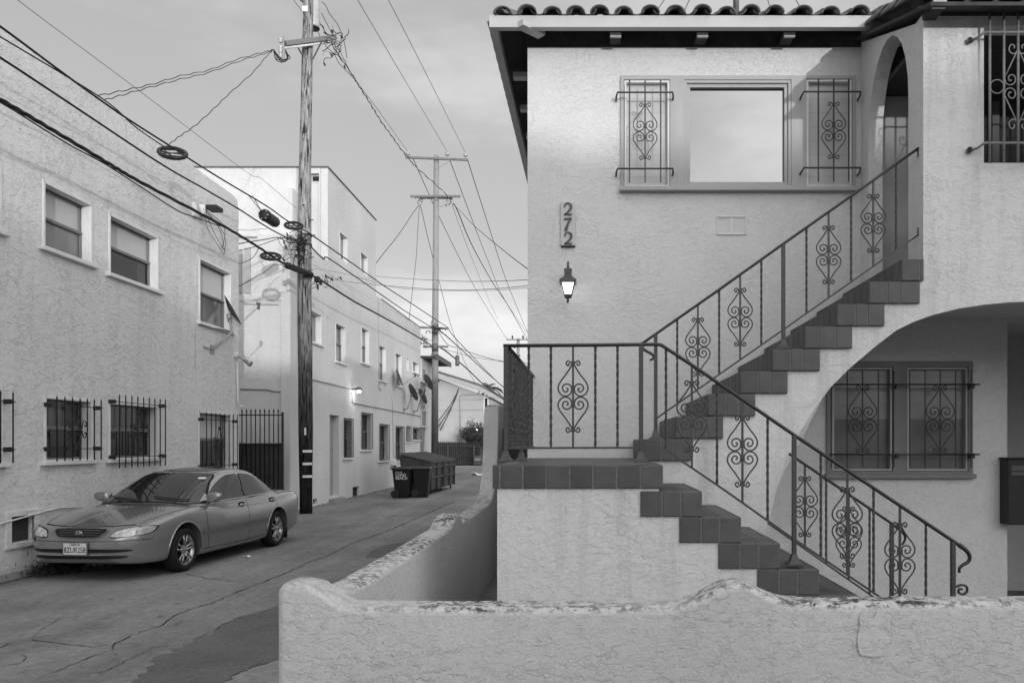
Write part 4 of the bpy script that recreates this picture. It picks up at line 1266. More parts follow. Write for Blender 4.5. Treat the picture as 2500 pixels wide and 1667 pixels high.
# ------------------------------------------------------------------ white building: two storey wing, three storey block
wb = empty('apartment_building', 'long white stucco building with a taller three storey block behind the utility pole', 'building')
YN = 20.4
ZM = F(926, 727).z
U1 = FY(1026.5)
Mh = [hole(748, 785, 750, 829), hole(819, 843.5, 786, 881), hole(882, 901, 796, 884), hole(925, 942, 840, 927), hole(965, 980.5, 859, 940), hole(992, 998, 872, 904), hole(1007, 1022, 880, 907)]
door = hole(805, 828, 1012, 1214)
Gh = [hole(838, 858, 1022, 1118), hole(881, 906, 1008, 1098), hole(925, 947.5, 1036, 1125), hole(965, 984, 1041, 1125), hole(991, 1001, 1041, 1078), hole(1007, 1025, 1044, 1073)]
vh = hole(861, 877, 1189, 1214); vh2 = hole(764, 774, 1218, 1230)
yF = YN
alley_wall(wb, YN, U1, ZM, Mh + [door] + Gh + [vh, vh2], M['mid'])
for i, h in enumerate(Mh):
    if i == 5: awin(wb, *h, upper='blind', split=0, sill=False)
    elif i == 6: awin(wb, *h, upper='glass_mid', split=0, mull=1)
    elif i == 0: awin(wb, *h, upper='curtain', split=0, mull=0)
    else: awin(wb, *h, upper='blind' if i != 1 else 'glass_mid', lower='glass_mid')
M['shadowy'] = plain('dark_interior', .012, .6)
def bargr(nb, n=.06, cols=False):
    def g(w_):
        pass
    return g
for i, h in enumerate(Gh):
    w_ = awin(wb, *h, upper='glass_dark', lower='glass_dark', sill=True, trim=.03)
    mb = MB(); u0, z0, u1, z1 = h
    wframe(A, mb, u0 - .04, z0 + .0, u1 + .04, z1 + .03, .04, .06, .03)
    nb_ = 7 if i not in (4,) else 4
    for k in range(1, nb_): mb.tube([A(u0 + (u1 - u0) * k / nb_, .05, z0), A(u0 + (u1 - u0) * k / nb_, .05, z1)], .010, 4)
    if i == 0:
        for k in range(1, 12): mb.tube([A(u0, .05, z0 + (z1 - z0) * k / 12), A(u1, .05, z0 + (z1 - z0) * k / 12)], .008, 4)
    mb.build('grille', M['black_iron'], w_)
mb = MB(); mb.box((door[0], -.20, -.05), (door[2], -.19, door[3]), A); mb.build('door', plain('recessed_door', .30, .7, .08), wb)
mb = MB(); mb.box((door[0] - .1, -.19, -.02), (door[2] + .1, .16, .10), A); mb.build('door_step', M['concrete'], wb)
for h_ in (vh, vh2):
    mb = MB(); mb.box((h_[0], -.10, h_[1]), (h_[2], -.08, h_[3]), A); mb.build('foundation_vent', plain('vent_dark', .03, .8, .4, 30), wb)
# end face of the wing (faces the camera)
xf = A(YN, 0, 0).x
mb = MB(); mb.box((-16, YN - .02, -.05), (xf - .002, YN + .2, ZM - .0)); mb.build('end_wall', M['mid'], wb)
mb = MB()
px1 = P(716, 0, YN).x; px0 = P(693, 0, YN).x
mb.cbox((px0, YN - .20, -.05), (px1, YN - .021, P(0, 716, YN).z), .01); mb.cbox((P(706, 0, YN).x, YN - .16, 0), (xf, YN - .021, ZM - .02), .01)
mb.build('pilaster', M['mid'], wb)
mb = MB()
a_, b_ = P(586, 730, YN), P(700, 718, YN)
mb.cbox((-9.6, YN - .05, a_.z - .04), (px0, YN - .021, b_.z - .02), .005); mb.tube([V((-9.6, YN - .28, a_.z - .10)), V((P(690, 0, YN).x, YN - .28, a_.z - .13))], .02, 6)
mb.build('lintel_trim', M['mid'], wb)
# tall shuttered opening in the shade
mb = MB(); a_, b_ = P(598, 716, YN - .03), P(612, 606, YN - .03)
mb.cbox((a_.x, YN - .06, a_.z), (b_.x, YN - .021, b_.z), .004); mb.cbox((a_.x - .55, YN - .06, a_.z), (a_.x - .08, YN - .021, b_.z - .15), .004); mb.build('shutter', M['paint'], wb)
mb = MB(); mb.cbox((-11, YN - .10, ZM - .10), (P(630, 0, YN).x, YN - .021, ZM - .04), .01); mb.build('ledge', M['mid'], wb)
mb = MB(); mb.tube([P(586, 950, YN - .04), P(650, 951, YN - .04), P(670, 956, YN - .04), P(700, 956, YN - .04)], .012, 6); mb.build('conduit', M['galv_dark'], wb)
# three storey block
Y3 = FY(800); Y3b = FY(918); Z3 = F(800, 410).z
T3 = [hole(828.5, 848, 563, 630), hole(879.5, 897.5, 612, 662)]
mb = MB()
mb.prism([(Y3 + .003, ZM - .4), (Y3b, ZM - .4), (Y3b, Z3), (Y3 + .003, Z3)], A, -.20, 0.004, holes=[rect(*h) for h in T3])
x3 = A(Y3, 0, 0).x
mb.box((-17, Y3 + .21, ZM - .4), (x3 - .25, Y3b, Z3 - .2))
mb.build('upper_wall', M['mid'], wb)
xa, xb = P(757, 0, Y3).x, P(779, 0, Y3).x
zsc = P(0, 434, Y3)
mb = MB(); TF = lambda u, n, z: V((u, Y3 - n, z))
mb.prism(rect(-17, ZM - .39, x3 - .21, Z3 - .003), TF, -.2, 0, holes=[rect(xa, ZM - .3, xb, Z3 - .16)])
mb.box((xa - .1, Y3 + .15, ZM - .3), (xb + .1, Y3 + .2, Z3 - .1))
bx0, bx1 = P(631, 0, Y3 - .9).x, P(714, 0, Y3 - .9).x
mb.cbox((bx0, Y3 - .9, ZM - .3), (bx1, Y3 - .001, P(0, 458, Y3 - .9).z), .01)
mb.build('upper_front_wall', M['mid'], wb)
mb = MB(); mb.box((xb - .22, Y3 + .10, zsc.z - .05), (xb - .05, Y3 + .149, zsc.z + .07)); mb.build('scupper', M['shadowy'], wb)
for h in T3: awin(wb, *h, upper='glass_mid', split=0, mull=1, sill=False, d=.10)
mb = MB(); mb.cbox((-17, Y3 - .03, Z3), (x3 + .03, Y3 + .12, Z3 + .045), .008); mb.cbox((Y3 + .12, -.10, Z3), (Y3b, .035, Z3 + .045), .008, A); mb.build('roof_edging', M['galv_dark'], wb)
mb = MB(); mb.cbox((FY(930), -.12, ZM), (U1, .03, ZM + .03), .006, A); mb.build('roof_edging', M['paint'], wb)
# conduit with lamp
mb = MB()
mb.tube([p + V((.03, 0, 0)) for p in [F(757, 926), F(856, 949.5)]], .013, 6)
mb.tube([p + V((.03, 0, 0)) for p in [F(857, 958), F(858, 980), F(862, 984), F(1026, 1016)]], .013, 6)
mb.build('conduit', M['galv_dark'], wb)
mb = MB(); mb.tube([F(923, 727) + V((.02, 0, 0)), F(924, 948) + V((.02, 0, 0)), F(930, 953) + V((.02, 0, 0))], .012, 5); mb.build('downspout', M['paint'], wb)
mb = MB(); mb.tube([F(953, 950) + V((.02, 0, 0)), F(957, 985) + V((.02, 0, 0)), F(960, 1130) + V((.02, 0, 0))], .012, 5); mb.build('wall_wire', M['mid'], wb)
root = empty('wall_lamp', 'lit security lamp on the conduit of the white building wall', 'lamp')
lp = F(861, 952) + V((.20, 0, 0))
mb = MB(); mb.tube([F(858, 950), lp + V((0, 0, .06))], .03, 8); mb.lathe(lp, [(.001, .10), (.06, .09), (.11, .02), (.115, .0)], 14); mb.build('hood', M['galv_dark'], root)
mb = MB(); mb.lathe(lp + V((0, 0, -.05)), [(.001, .05), (.05, .035), (.065, 0), (.05, -.035), (.001, -.05)], 12); mb.build('bulb', M['bulb'], root)
pl = bpy.data.lights.new('lamp_light', 'POINT'); pl.energy = 3; pl.shadow_soft_size = .06
plo = bpy.data.objects.new('lamp_light', pl); sc.collection.objects.link(plo); plo.location = lp + V((.05, 0, -.16)); plo.parent = root
# meter box
root = empty('meter_box', 'white utility meter box low on the wall behind the bins', 'meter')
mb = MB(); u_ = FY(953); mb.cbox((u_, 0, CAMZ - 55 / FPX * u_), (FY(960), .14, CAMZ - 40 / FPX * u_), .01, A); mb.build('box', M['white'], root)
mb = MB(); mb.tube([A(FY(961), .06, .55), A(FY(961), .06, 1.05)], .05, 8); mb.build('pipe', M['galv_dark'], root)

# next building further down, with an overhanging eave
nb_ = empty('apartment_building', 'pale building with a dark overhanging eave beyond the white one, behind the second pole', 'building')
ua, ub = U1 + .5, FY(1054) + 1.2
ze = F(1027, 893).z
s0_ = .0
h1 = (FY(1029), F(1029, 930).z, FY(1041), F(1029, 898).z); h2 = (FY(1029), F(1029, 1040).z, FY(1041), F(1029, 1000).z)
mb = MB(); mb.prism([(ua, 0), (ub, 0), (ub, ze + .4), (ua, ze + .4)], A, -.2, -.02, holes=[rect(*h1), rect(*h2)]); mb.box((ua, -8, 0), (ub, -.3, ze + .3), A); mb.build('wall', M['mid'], nb_)
for h in (h1, h2): awin(nb_, *h, upper='blind', split=0, mull=1)
mb = MB(); mb.box((ua - .0, -8, ze + .41), (ub + .6, .62, ze + .52), A); mb.build('eave', M['soffit'], nb_)
mb = MB(); mb.box((ua - .0, .621, ze + .38), (ub + .6, .70, ze + .56), A); mb.box((ua, .4, ze + .521), (ub + .6, .70, ze + .60), A); mb.build('gutter', M['galv_dark'], nb_)

# far gabled house across the end of the alley
fh = empty('gabled_house', 'far two storey pale house with a long sloping roof behind the dark fence', 'house')
YH = 62.0
fx = lambda x, y: xz(x, y, YH)
poly = [(fx(1010, 0)[0], 0), (fx(1262, 0)[0], 0), fx(1262, 990), fx(1192, 968.5), fx(1066, 922), fx(1040, 914), (fx(1010, 0)[0], fx(0, 925)[1])]
hw_ = rect(fx(1184, 1009)[0], fx(0, 1007)[1], fx(1190, 0)[0], fx(0, 972)[1])
cp = rect(fx(1140, 0)[0], .05, fx(1189, 0)[0], fx(0, 1046)[1])
mb = MB(); mb.prism(poly, lambda u, n, z: V((u, YH - n, z)), -9, 0, holes=[hw_]); mb.build('wall', M['far'], fh)
mb = MB(); mb.box((hw_[0][0], YH - .02, hw_[0][1]), (hw_[1][0], YH + .03, hw_[2][1])); w_ = mb.build('window', M['glass_dark'], fh)
mb = MB(); wframe(lambda u, n, z: V((u, YH - n, z)), mb, hw_[0][0] - .12, hw_[0][1] - .12, hw_[1][0] + .12, hw_[2][1] + .12, .021, .06, .12); mb.build('frame', M['white'], w_)
mb = MB()
rp = [fx(1035, 905.5), fx(1069, 911), fx(1172, 943), fx(1232, 976), fx(1262, 992)]
rl = [(p[0], p[1] - .35) for p in rp]
mb.prism(rp + rl[::-1], lambda u, n, z: V((u, YH - n, z)), .01, .7); mb.build('bargeboard', M['paint'], fh)
mb = MB(); mb.prism([(p[0], p[1] + .18) for p in rp] + [(p[0], p[1] + .02) for p in rp[::-1]], lambda u, n, z: V((u, YH - n, z)), -9, .72); mb.build('roof', M['galv_dark'], fh)
mb = MB(); mb.tube([P(1123, 1060, YH - .05), P(1123, 968, YH - .05), P(1128, 962, YH - .05), P(1184, 962, YH - .05)], .035, 6); mb.build('conduit', M['paint'], fh)
mb = MB()
for a_, b_, c_ in (((1120, 948), (1102, 985), (1060, 1040)), ((1120, 948), (1104, 990), (1062, 1052)), ((1119, 950), (1100, 1000), (1075, 1050))):
    mb.tube(catmull([P(*a_, YH - .06), P(*b_, YH - .06), P(*c_, YH - .06)], 6), .03, 5)
mb.build('wall_wires', M['wire'], fh)
mb = MB(); mb.box((cp[0][0], YH - 1.6, fx(0, 1050)[1]), (cp[1][0] + 2.5, YH - .02, fx(0, 1045)[1])); mb.build('carport_roof', M['dark'], fh)
mb = MB(); mb.box((cp[0][0], YH - .12, 0), (cp[1][0] + 2.5, YH - .02, fx(0, 1051)[1] - .01)); mb.build('carport_back', M['dark'], fh)
mb = MB(); p = P(1165.5, 1048.8, YH - 1.7); mb.lathe(p, [(.001, .10), (.09, 0), (.001, -.10)], 10); mb.build('porch_bulb', M['bulb'], fh)
mb = MB(); mb.box((fx(1066, 0)[0], YH - 2, 0), (fx(1126, 0)[0], YH - .03, fx(0, 1063)[1])); mb.build('low_wing', M['far'], fh)
mb = MB(); mb.box((P(1170, 0, 59).x, 59, 0), (P(1188, 0, 59).x, 59.1, P(0, 1077, 59).z)); mb.build('garage_panel', M['far'], fh)

# fence with scalloped boards
fn = empty('wooden_fence', 'tall dark wooden board fence at the end of the alley', 'fence')
YQ = 56.5
fa, fb = P(1050, 0, YQ).x, P(1171, 0, YQ).x; fzt_ = P(0, 1078, YQ).z
nbd = 26
mb = MB()
for i in range(nbd):
    x0 = fa + (fb - fa) * i / nbd; x1 = fa + (fb - fa) * (i + 1) / nbd - .012; xm = (x0 + x1) / 2
    c_ = [(x0, .12), (x1, .12), (x1, fzt_ - .09), (x1 - .03, fzt_ - .03), (xm, fzt_), (x0 + .03, fzt_ - .03), (x0, fzt_ - .09)]
    mb.prism(c_, lambda u, n, z: V((u, YQ - n, z)), 0, .025)
mb.build('board_panel', M['fence'], fn)
mb = MB()
for y in (1089, 1130): z = P(0, y, YQ).z; mb.box((fa, YQ - .10, z - .05), (fb, YQ - .026, z + .05))
mb.build('rail', plain('fence_rail', .07, .9, .2), fn)
for x in (1094, 1158): mb = MB(); p = P(x, 1090, YQ); mb.box((p.x - .05, YQ - .16, 0), (p.x + .05, YQ - .101, fzt_ - .3)); mb.build('post', plain('fence_post', .10, .9, .2), fn)
mb = MB(); mb.box((P(1118, 0, YQ).x, YQ - 1.0, 0), (P(1240, 0, YQ).x, YQ - .4, .16)); tag(mb.build('kerb', M['concrete']), 'pale concrete kerb in front of the dark fence', 'kerb')

# foliage
def foliage(name, c, rad, n, leaf, col, label, cat, seed, stems=True):
    r_ = random.Random(seed); root = empty(name, label, cat)
    mb = MB()
    cl = [V((r_.gauss(0, .42), r_.gauss(0, .42), r_.gauss(0, .42))) for _ in range(16)]
    for k in range(n):
        q_ = cl[r_.randrange(16)] + V((r_.gauss(0, .2), r_.gauss(0, .2), r_.gauss(0, .2)))
        p = c + V((q_.x * rad[0], q_.y * rad[1], q_.z * rad[2]))
        if p.z < .02: continue
        d_ = V((r_.uniform(-1, 1), r_.uniform(-1, 1), r_.uniform(-.6, 1))).normalized() * leaf * r_.uniform(.6, 1.4); e_ = d_.cross(V((r_.uniform(-1, 1), r_.uniform(-1, 1), r_.uniform(-1, 1)))).normalized() * leaf * .3
        mb.add([p - e_, p + d_ * .5 - e_ * .3, p + d_, p + d_ * .5 + e_, p + e_], [(0, 1, 2, 3, 4)])
    mb.build('foliage', plain(name + '_leaves', col, .7, .45, 3), root, fix=False)
    mb = MB()
    for k in range(5): mb.tube([V((c.x + r_.uniform(-.2, .2), c.y, 0)), c + V((r_.uniform(-1, 1) * rad[0] * .5, 0, r_.uniform(-.2, .8) * rad[2]))], [.05, .015], 6)
    mb.build('stem', M['dark'], root)
foliage('bush', P(1156, 1062, 58.2), (1.1, .6, .95), 2600, .13, .06, 'leafy bush rising behind the fence below the far house', 'bush', 4)
foliage('hedge', P(1038, 1088, 41.0), (.55, 1.0, .75), 1800, .08, .035, 'dark hedge beside the second pole behind the dumpsters', 'hedge', 5)
root = empty('palm_tree', 'distant palm crown above the roof of the far house', 'tree')
mb = MB(); c_ = P(1196, 945, 95); r_ = random.Random(9)
for k in range(26):
    q_ = r_.uniform(0, 6.28); el = r_.uniform(-.5, 1.2); d_ = V((math.cos(q_) * math.cos(el), math.sin(q_) * math.cos(el), math.sin(el)))
    pts = [c_ + d_ * t_ * 1.6 + V((0, 0, -.9 * t_ * t_)) for t_ in (0, .3, .6, .85, 1)]
    for a_, b_ in zip(pts, pts[1:]):
        s_ = (b_ - a_).cross(V((0, 0, 1))).normalized() * .16
        mb.add([a_ - s_ * 0 + V((0, 0, .02)), a_ + s_ - V((0, 0, .1)), b_ + s_ * .6 - V((0, 0, .1)), b_], [(0, 1, 2, 3)])
        mb.add([a_ + V((0, 0, .02)), a_ - s_ - V((0, 0, .1)), b_ - s_ * .6 - V((0, 0, .1)), b_], [(0, 1, 2, 3)])
mb.build('crown', plain('palm_leaves', .09, .7, .3), root, fix=False)
mb = MB(); mb.tube([V((c_.x, 95, 0)), c_], [.22, .15], 8); mb.build('trunk', M['pole2'], root)

# ------------------------------------------------------------------ bins and dumpsters
def dumpster(label, x1, y0, x1b, y1, w_, zf, zb2):
    root = empty('dumpster', label, 'dumpster', 'dumpsters in the alley')
    a = V((x1, y0, 0)); b_ = V((x1b, y1, 0)); ud = (b_ - a).normalized(); vd = V((-ud.y, ud.x, 0)); Lg = (b_ - a).length
    T = lambda u, n, z: a + ud * u + vd * n + V((0, 0, z))       # n goes away from the alley centre
    mb = MB(); z0 = .16
    mb.add([T(.0, 0, z0), T(Lg, 0, z0), T(Lg, w_ * .86, z0), T(0, w_ * .86, z0), T(0, -.02, zf), T(Lg, -.02, zf), T(Lg, w_, zb2 - .04), T(0, w_, zb2 - .04)],
           [(3, 2, 1, 0), (0, 1, 5, 4), (1, 2, 6, 5), (2, 3, 7, 6), (3, 0, 4, 7), (4, 5, 6, 7)])
    body = mb.build('body', M['bin_steel'], root)
    mb = MB()
    for z in (z0 + .42, zf - .16): mb.cbox((-.02, -.075, z - .03), (Lg + .02, -.01, z + .03), .008, T); mb.cbox((-.03, -.01, z - .03), (.0, w_ * .8, z + .03), .004, T)
    for u in (.02, Lg / 2, Lg - .08): mb.cbox((u, -.06, z0), (u + .06, -.008, zf - .03), .006, T)
    mb.build('ribs', M['bin_steel'], body)
    nl = 2
    for k in range(nl):
        mb = MB(); u0 = Lg * k / nl + .01; u1 = Lg * (k + 1) / nl - .01
        n_ = 12
        for j in range(n_):
            ua_, ub_ = u0 + (u1 - u0) * j / n_, u0 + (u1 - u0) * (j + 1) / n_
            h_ = .022 if j % 3 == 1 else 0
            mb.add([T(ua_, -.07, zf + .01), T(ub_, -.07, zf + .01), T(ub_, -.07, zf + .04 + h_), T(ua_, -.07, zf + .04 + h_), T(ua_, w_ + .03, zb2), T(ub_, w_ + .03, zb2), T(ub_, w_ + .03, zb2 + .03 + h_), T(ua_, w_ + .03, zb2 + .03 + h_)],
                   [(0, 1, 2, 3), (7, 6, 5, 4), (3, 2, 6, 7), (0, 4, 5, 1), (0, 3, 7, 4), (1, 5, 6, 2)])
        mb.build('lid', M['bin_lid'], root)
    for u in (.12, Lg - .12):
        for n in (.10, w_ * .75):
            mb = MB(); c_ = T(u, n, .075); mb.lathe(c_, [(.001, -.02), (.07, -.02), (.075, 0), (.07, .02), (.001, .02)], 12, 'X'); mb.build('wheel', M['black_iron'], root)
dumpster('nearer steel dumpster with ribbed sloping lid, next to the black bins', -5.44, 26.7, -5.42, 28.75, 1.02, 1.08, 1.37)
dumpster('farther steel dumpster, partly hidden behind the nearer one', -5.40, 28.85, -5.36, 30.9, 1.02, 1.08, 1.37)
def bin_(label, cx_, cy_, rz, text):
    root = empty('wheeled_bin', label, 'bin', 'black wheeled bins')
    ca, sa = math.cos(rz), math.sin(rz)
    T = lambda u, n, z: V((cx_ + u * ca - n * sa, cy_ + u * sa + n * ca, z))
    mb = MB()
    rings = [(.02, .20, .22), (.10, .21, .23), (.50, .245, .27), (.88, .275, .31), (.90, .30, .335), (.925, .30, .335)]
    vs = []; n = 4
    for z, a, b_ in rings:
        for (sx, sy) in ((-1, -1), (1, -1), (1, 1), (-1, 1)):
            for dx, dy in (((.0, .03), (.03, 0)) if sx * sy > 0 else ((.03, 0), (0, .03))):
                vs.append(T(sx * (a - dx), sy * (b_ - dy), z))
    m = 8
    mb.add(vs, [(i * m + k, i * m + (k + 1) % m, (i + 1) * m + (k + 1) % m, (i + 1) * m + k) for i in range(len(rings) - 1) for k in range(m)] + [tuple(range(m - 1, -1, -1)), tuple(range((len(rings) - 1) * m, len(rings) * m))])
    mb.build('body', M['bin'], root)
    mb = MB()
    vs = [T(-.31, -.36, .93), T(.31, -.36, .93), T(.31, .36, .93), T(-.31, .36, .93), T(-.29, -.33, .965), T(.29, -.33, .965), T(.27, .30, .985), T(-.27, .30, .985)]
    mb.add(vs, [(3, 2, 1, 0), (4, 5, 6, 7), (0, 1, 5, 4), (1, 2, 6, 5), (2, 3, 7, 6), (3, 0, 4, 7)]); mb.build('lid', M['bin'], root)
    mb = MB(); mb.tube([T(-.30, -.2, .93), T(-.37, -.2, .94), T(-.37, .2, .94), T(-.30, .2, .93)], .015, 6); mb.build('handle', M['bin'], root)
    for s_ in (-1, 1):
        mb = MB(); c_ = T(-.20, s_ * .25, .13)
        d_ = V((-sa, ca, 0))
        for (r0_, t0_) in ((.13, -.03), ):
            ring = []
            pts = [c_ + d_ * t_ for t_ in (-.03, -.028, .028, .03)]
            mb.tube(pts, [.11, .13, .13, .11], 18)
        mb.build('wheel', M['black_iron'], root)
    if text:
        def txt(s_, size, u, z):
            cu = bpy.data.curves.new('lettering', 'FONT'); cu.body = s_; cu.size = size; cu.extrude = .001; cu.offset = .0015
            o = bpy.data.objects.new('lettering', cu); sc.collection.objects.link(o)
            dg = bpy.context.evaluated_depsgraph_get(); me = bpy.data.meshes.new_from_object(o.evaluated_get(dg)); bpy.data.objects.remove(o)
            for v_ in me.vertices:
                zz = z + v_.co.y
                me_n = -interp([(0, .22), (.5, .27), (.88, .31)], zz) - .006 - v_.co.z
                v_.co = T(u + v_.co.x, me_n, zz)
            me.materials.clear(); me.materials.append(M['text_white'])
            o = bpy.data.objects.new('lettering', me); sc.collection.objects.link(o); o.parent = root
        txt('CITY OF', .058, -.165, .80); txt('LONG', .12, -.165, .70); txt('BEACH', .12, -.165, .60)
bin_('black wheeled bin with white lettering at the front, left of the pair', -6.02, 25.45, R(-4), True)
bin_('plain black wheeled bin between the lettered bin and the dumpster', -5.50, 25.75, R(6), False)

# small parked car far behind the fence end (only its nose shows)
root = empty('parked_car', 'dark car nose showing at the right end of the far fence', 'car')
c_ = P(1184, 1120, 55.8)
mb = MB(); pr = [(0, .22), (0, .62), (.12, .78), (.9, .9), (1.5, 1.32), (3.2, 1.36), (3.9, .95), (4.3, .9), (4.3, .25)]
mb.prism(pr, lambda u, n, z: V((c_.x - .75 + n, c_.y + u, z)), 0, 1.7); mb.build('body', M['bin_lid'], root)
mb = MB(); mb.cbox((c_.x - .74, c_.y - .02, .50), (c_.x - .3, c_.y + .05, .66), .02); mb.build('headlight', M['galv'], root)
mb = MB(); mb.add([V((c_.x - .7, c_.y + .93, .93)), V((c_.x + .9, c_.y + .93, .93)), V((c_.x + .85, c_.y + 1.45, 1.31)), V((c_.x - .65, c_.y + 1.45, 1.31))], [(0, 1, 2, 3)]); mb.build('windscreen', M['glass_dark'], root)
for s_ in (0, 1):
    mb = MB(); mb.lathe((c_.x - .75 + .1 + s_ * 1.5, c_.y + .8, .31), [(.001, -.1), (.28, -.1), (.31, -.06), (.31, .06), (.28, .1), (.001, .1)], 18, 'X'); mb.build('wheel', M['black_iron'], root)

# ------------------------------------------------------------------ satellite dishes
def dish(label, base, center, nrm, r, lnb_l=.45, grp='satellite dishes on the white building', Yw=None, elbow=None):
    root = empty('satellite_dish', label, 'satellite dish', grp)
    nrm = V(nrm).normalized()
    up = V((0, 0, 1)); a = (up - nrm * up.dot(nrm)).normalized(); b_ = nrm.cross(a)
    mb = MB(); mb.smooth = True
    vs = [center - nrm * .07]; n = 24; K_ = 5
    for j in range(1, K_ + 1):
        q_ = j / K_
        for k in range(n):
            t_ = 2 * math.pi * k / n
            vs.append(center + (a * math.sin(t_) * 1.08 + b_ * math.cos(t_)) * r * q_ + nrm * (.07 * (q_ * q_ - 1)))
    fs = [(0, 1 + k, 1 + (k + 1) % n) for k in range(n)]
    for j in range(K_ - 1):
        for k in range(n): fs.append((1 + j * n + k, 1 + (j + 1) * n + k, 1 + (j + 1) * n + (k + 1) % n, 1 + j * n + (k + 1) % n))
    mb.add(vs, fs); mb.smooth = False
    mb.build('reflector', M['dish'], root)
    foot = center - a * r * 1.02 - nrm * .03
    tip = center + nrm * lnb_l - a * r * .45
    mb = MB(); mb.tube([center - nrm * .10 - a * r * .3, foot, tip], .013, 6); mb.build('arm', M['galv'], root)
    mb = MB(); mb.tube([tip - nrm * .02 + a * .08, tip + nrm * .03 + a * .02], [.03, .035], 10); mb.tube([tip + a * .02, tip - nrm * .05 - a * .05], .03, 8); mb.build('receiver', M['galv_dark'], root)
    mb = MB()
    hub = center - nrm * .13 - a * r * .25
    el = elbow or (base + (hub - base) * .15 + V((.12, 0, -.05)))
    mb.tube([base, el, el.lerp(hub, .6) if not elbow else elbow + (hub - elbow) * .5, hub], .022, 8); mb.tube([hub + V((0, 0, .05)), hub - V((0, 0, .06))], .05, 8)
    mb.build('mast', M['galv'], root)
    mb = MB(); mb.cbox((base.y - .09, -.0, base.z - .09), (base.y + .09, .012, base.z + .09), .003, A); mb.build('foot_plate', M['galv'], root)
    return root
c_ = P(569, 757, 16.55)
rt1 = dish('grey satellite dish on a bent pipe mount at the far end of the cream building', A(15.95, 0, F(505, 850).z), c_, (.80, .34, .48), .31, .50, None, elbow=P(566, 812, 16.5))
mb = MB(); mb.tube([A(15.4, 0.01, F(487, 793).z), P(560, 808, 16.5)], .014, 6); mb.tube([A(15.55, .0, F(492, 845).z), A(15.95, .05, F(505, 850).z)], .012, 6); mb.build('strut', M['galv'], rt1)
mb = MB(); rr_ = [P(586 + 14 * math.cos(k * .52), 811 - 11 * math.sin(k * .52), 16.4) for k in range(13)]; mb.tube(rr_, .006, 5); mb.build('cable_loop', M['white'], rt1)
dish('satellite dish hanging lowest and leftmost of the far cluster', A(FY(985), 0, F(985, 1000).z), P(1009, 957, 33.5), (.75, .50, .42), .36, .5)
dish('satellite dish at the right end of the far lower pair', A(FY(1009), 0, F(1009, 1005).z), P(1032, 967, 35.0), (.75, .50, .42), .34, .5)
dish('satellite dish highest of the far cluster, beside the second pole', A(FY(1015), 0, F(1015, 960).z), P(1046, 932, 36.3), (.75, .55, .42), .36, .5)
dish('satellite dish in front of the small upper window, seen nearly edge on', A(FY(968), 0, F(968, 938).z), P(976, 920, 31.6), (.93, .12, .34), .33, .6)

# ------------------------------------------------------------------ utility poles
p1 = empty('utility_pole', 'near weathered wooden utility pole with transformer and reflective stripes', 'utility pole')
X1, Y1_ = (747 - CX) / FPX * 19.8, 19.8
def pxat(x, y, Y=19.8): return P(x, y, Y)
ctr = [(747, 1258), (745.5, 900), (743, 550), (748, 250), (752.5, 0), (754, -180)]
mb = MB(); cp_ = catmull([pxat(*q_) for q_ in ctr], 8)
cp_[0].z = -.1
n_ = len(cp_)
mb.tube(cp_, [interp([(0, .152), (3.0, .170), (6, .164), (9.5, .140), (12.6, .118), (15, .112)], p.z) for p in cp_], 20)
shaft = mb.build('shaft', M['pole'], p1)
for v_ in shaft.data.vertices:
    k = mnoise.noise(V((v_.co.x * 12, v_.co.y * 12, v_.co.z * .7))) * .012; d_ = V((v_.co.x - X1, v_.co.y - Y1_, 0)).normalized(); v_.co += d_ * k
for y in (1101, 1131.5, 1162):
    mb = MB(); c_ = pxat(751, y); q0 = pxat(747, y)
    mb.lathe((X1 + .01, Y1_, c_.z), [(.176, -.03), (.178, .03)], 16, a0=R(-100), a1=R(-20)); mb.build('reflective_stripe', M['text_white'], p1)
mb = MB(); c_ = pxat(751, 1053); mb.box((c_.x - .02, Y1_ - .175, c_.z - .09), (c_.x + .02, Y1_ - .155, c_.z + .09)); mb.build('tag_plate', M['text_white'], p1)
mb = MB(); c_ = pxat(749, 29); mb.box((c_.x - .07, Y1_ - .14, c_.z - .07), (c_.x + .07, Y1_ - .118, c_.z + .07)); mb.build('number_plate', M['white'], p1)
mb = MB(); ca_, cb_ = P(696, 107, 19.1), P(819, 92, 20.2)
mb.tube([ca_, cb_], .075, 4); mb.build('crossarm', M['xarm'], p1)
mb = MB(); mb.tube([P(694, 118, 19.1), P(812, 103, 20.1)], .028, 6); mb.build('crossarm', M['white'], p1)
for a_, b_ in (((723, 108), (737, 134)), ((787, 99), (763, 146))):
    mb = MB(); mb.tube([P(*a_, 19.6), P(*b_, 19.7)], .018, 4); mb.build('brace', M['galv_dark'], p1)
mb = MB(); mb.tube([P(692, 88, 19.0), P(693.5, 147, 19.0)], .02, 4)
mb.build('insulator_rack', M['galv'], p1)
for y in (100, 118, 126, 137):
    mb = MB(); c_ = P(685, y, 19.0); mb.lathe(c_, [(.001, -.05), (.04, -.05), (.055, -.02), (.03, 0), (.055, .02), (.04, .05), (.001, .05)], 10); mb.build('insulator', M['porcelain'], p1)
mb = MB(); r_ = random.Random(21)
for k in range(6):
    mb.tube(catmull([P(668, 121, 18.95), P(678 + r_.uniform(-6, 3), 138 + r_.uniform(-4, 10), 18.9), P(692 + r_.uniform(-3, 8), 150 + r_.uniform(-4, 3), 18.9), P(703 + r_.uniform(-3, 6), 140 + r_.uniform(-8, 6), 19.0), P(697, 125 + r_.uniform(-4, 4), 19.0)], 5), .010, 5)
mb.build('drip_loops', M['cable'], p1)
tcx = P(772, 60, 20.35)
mb = MB(); zb0 = P(0, 66, 20.1).z
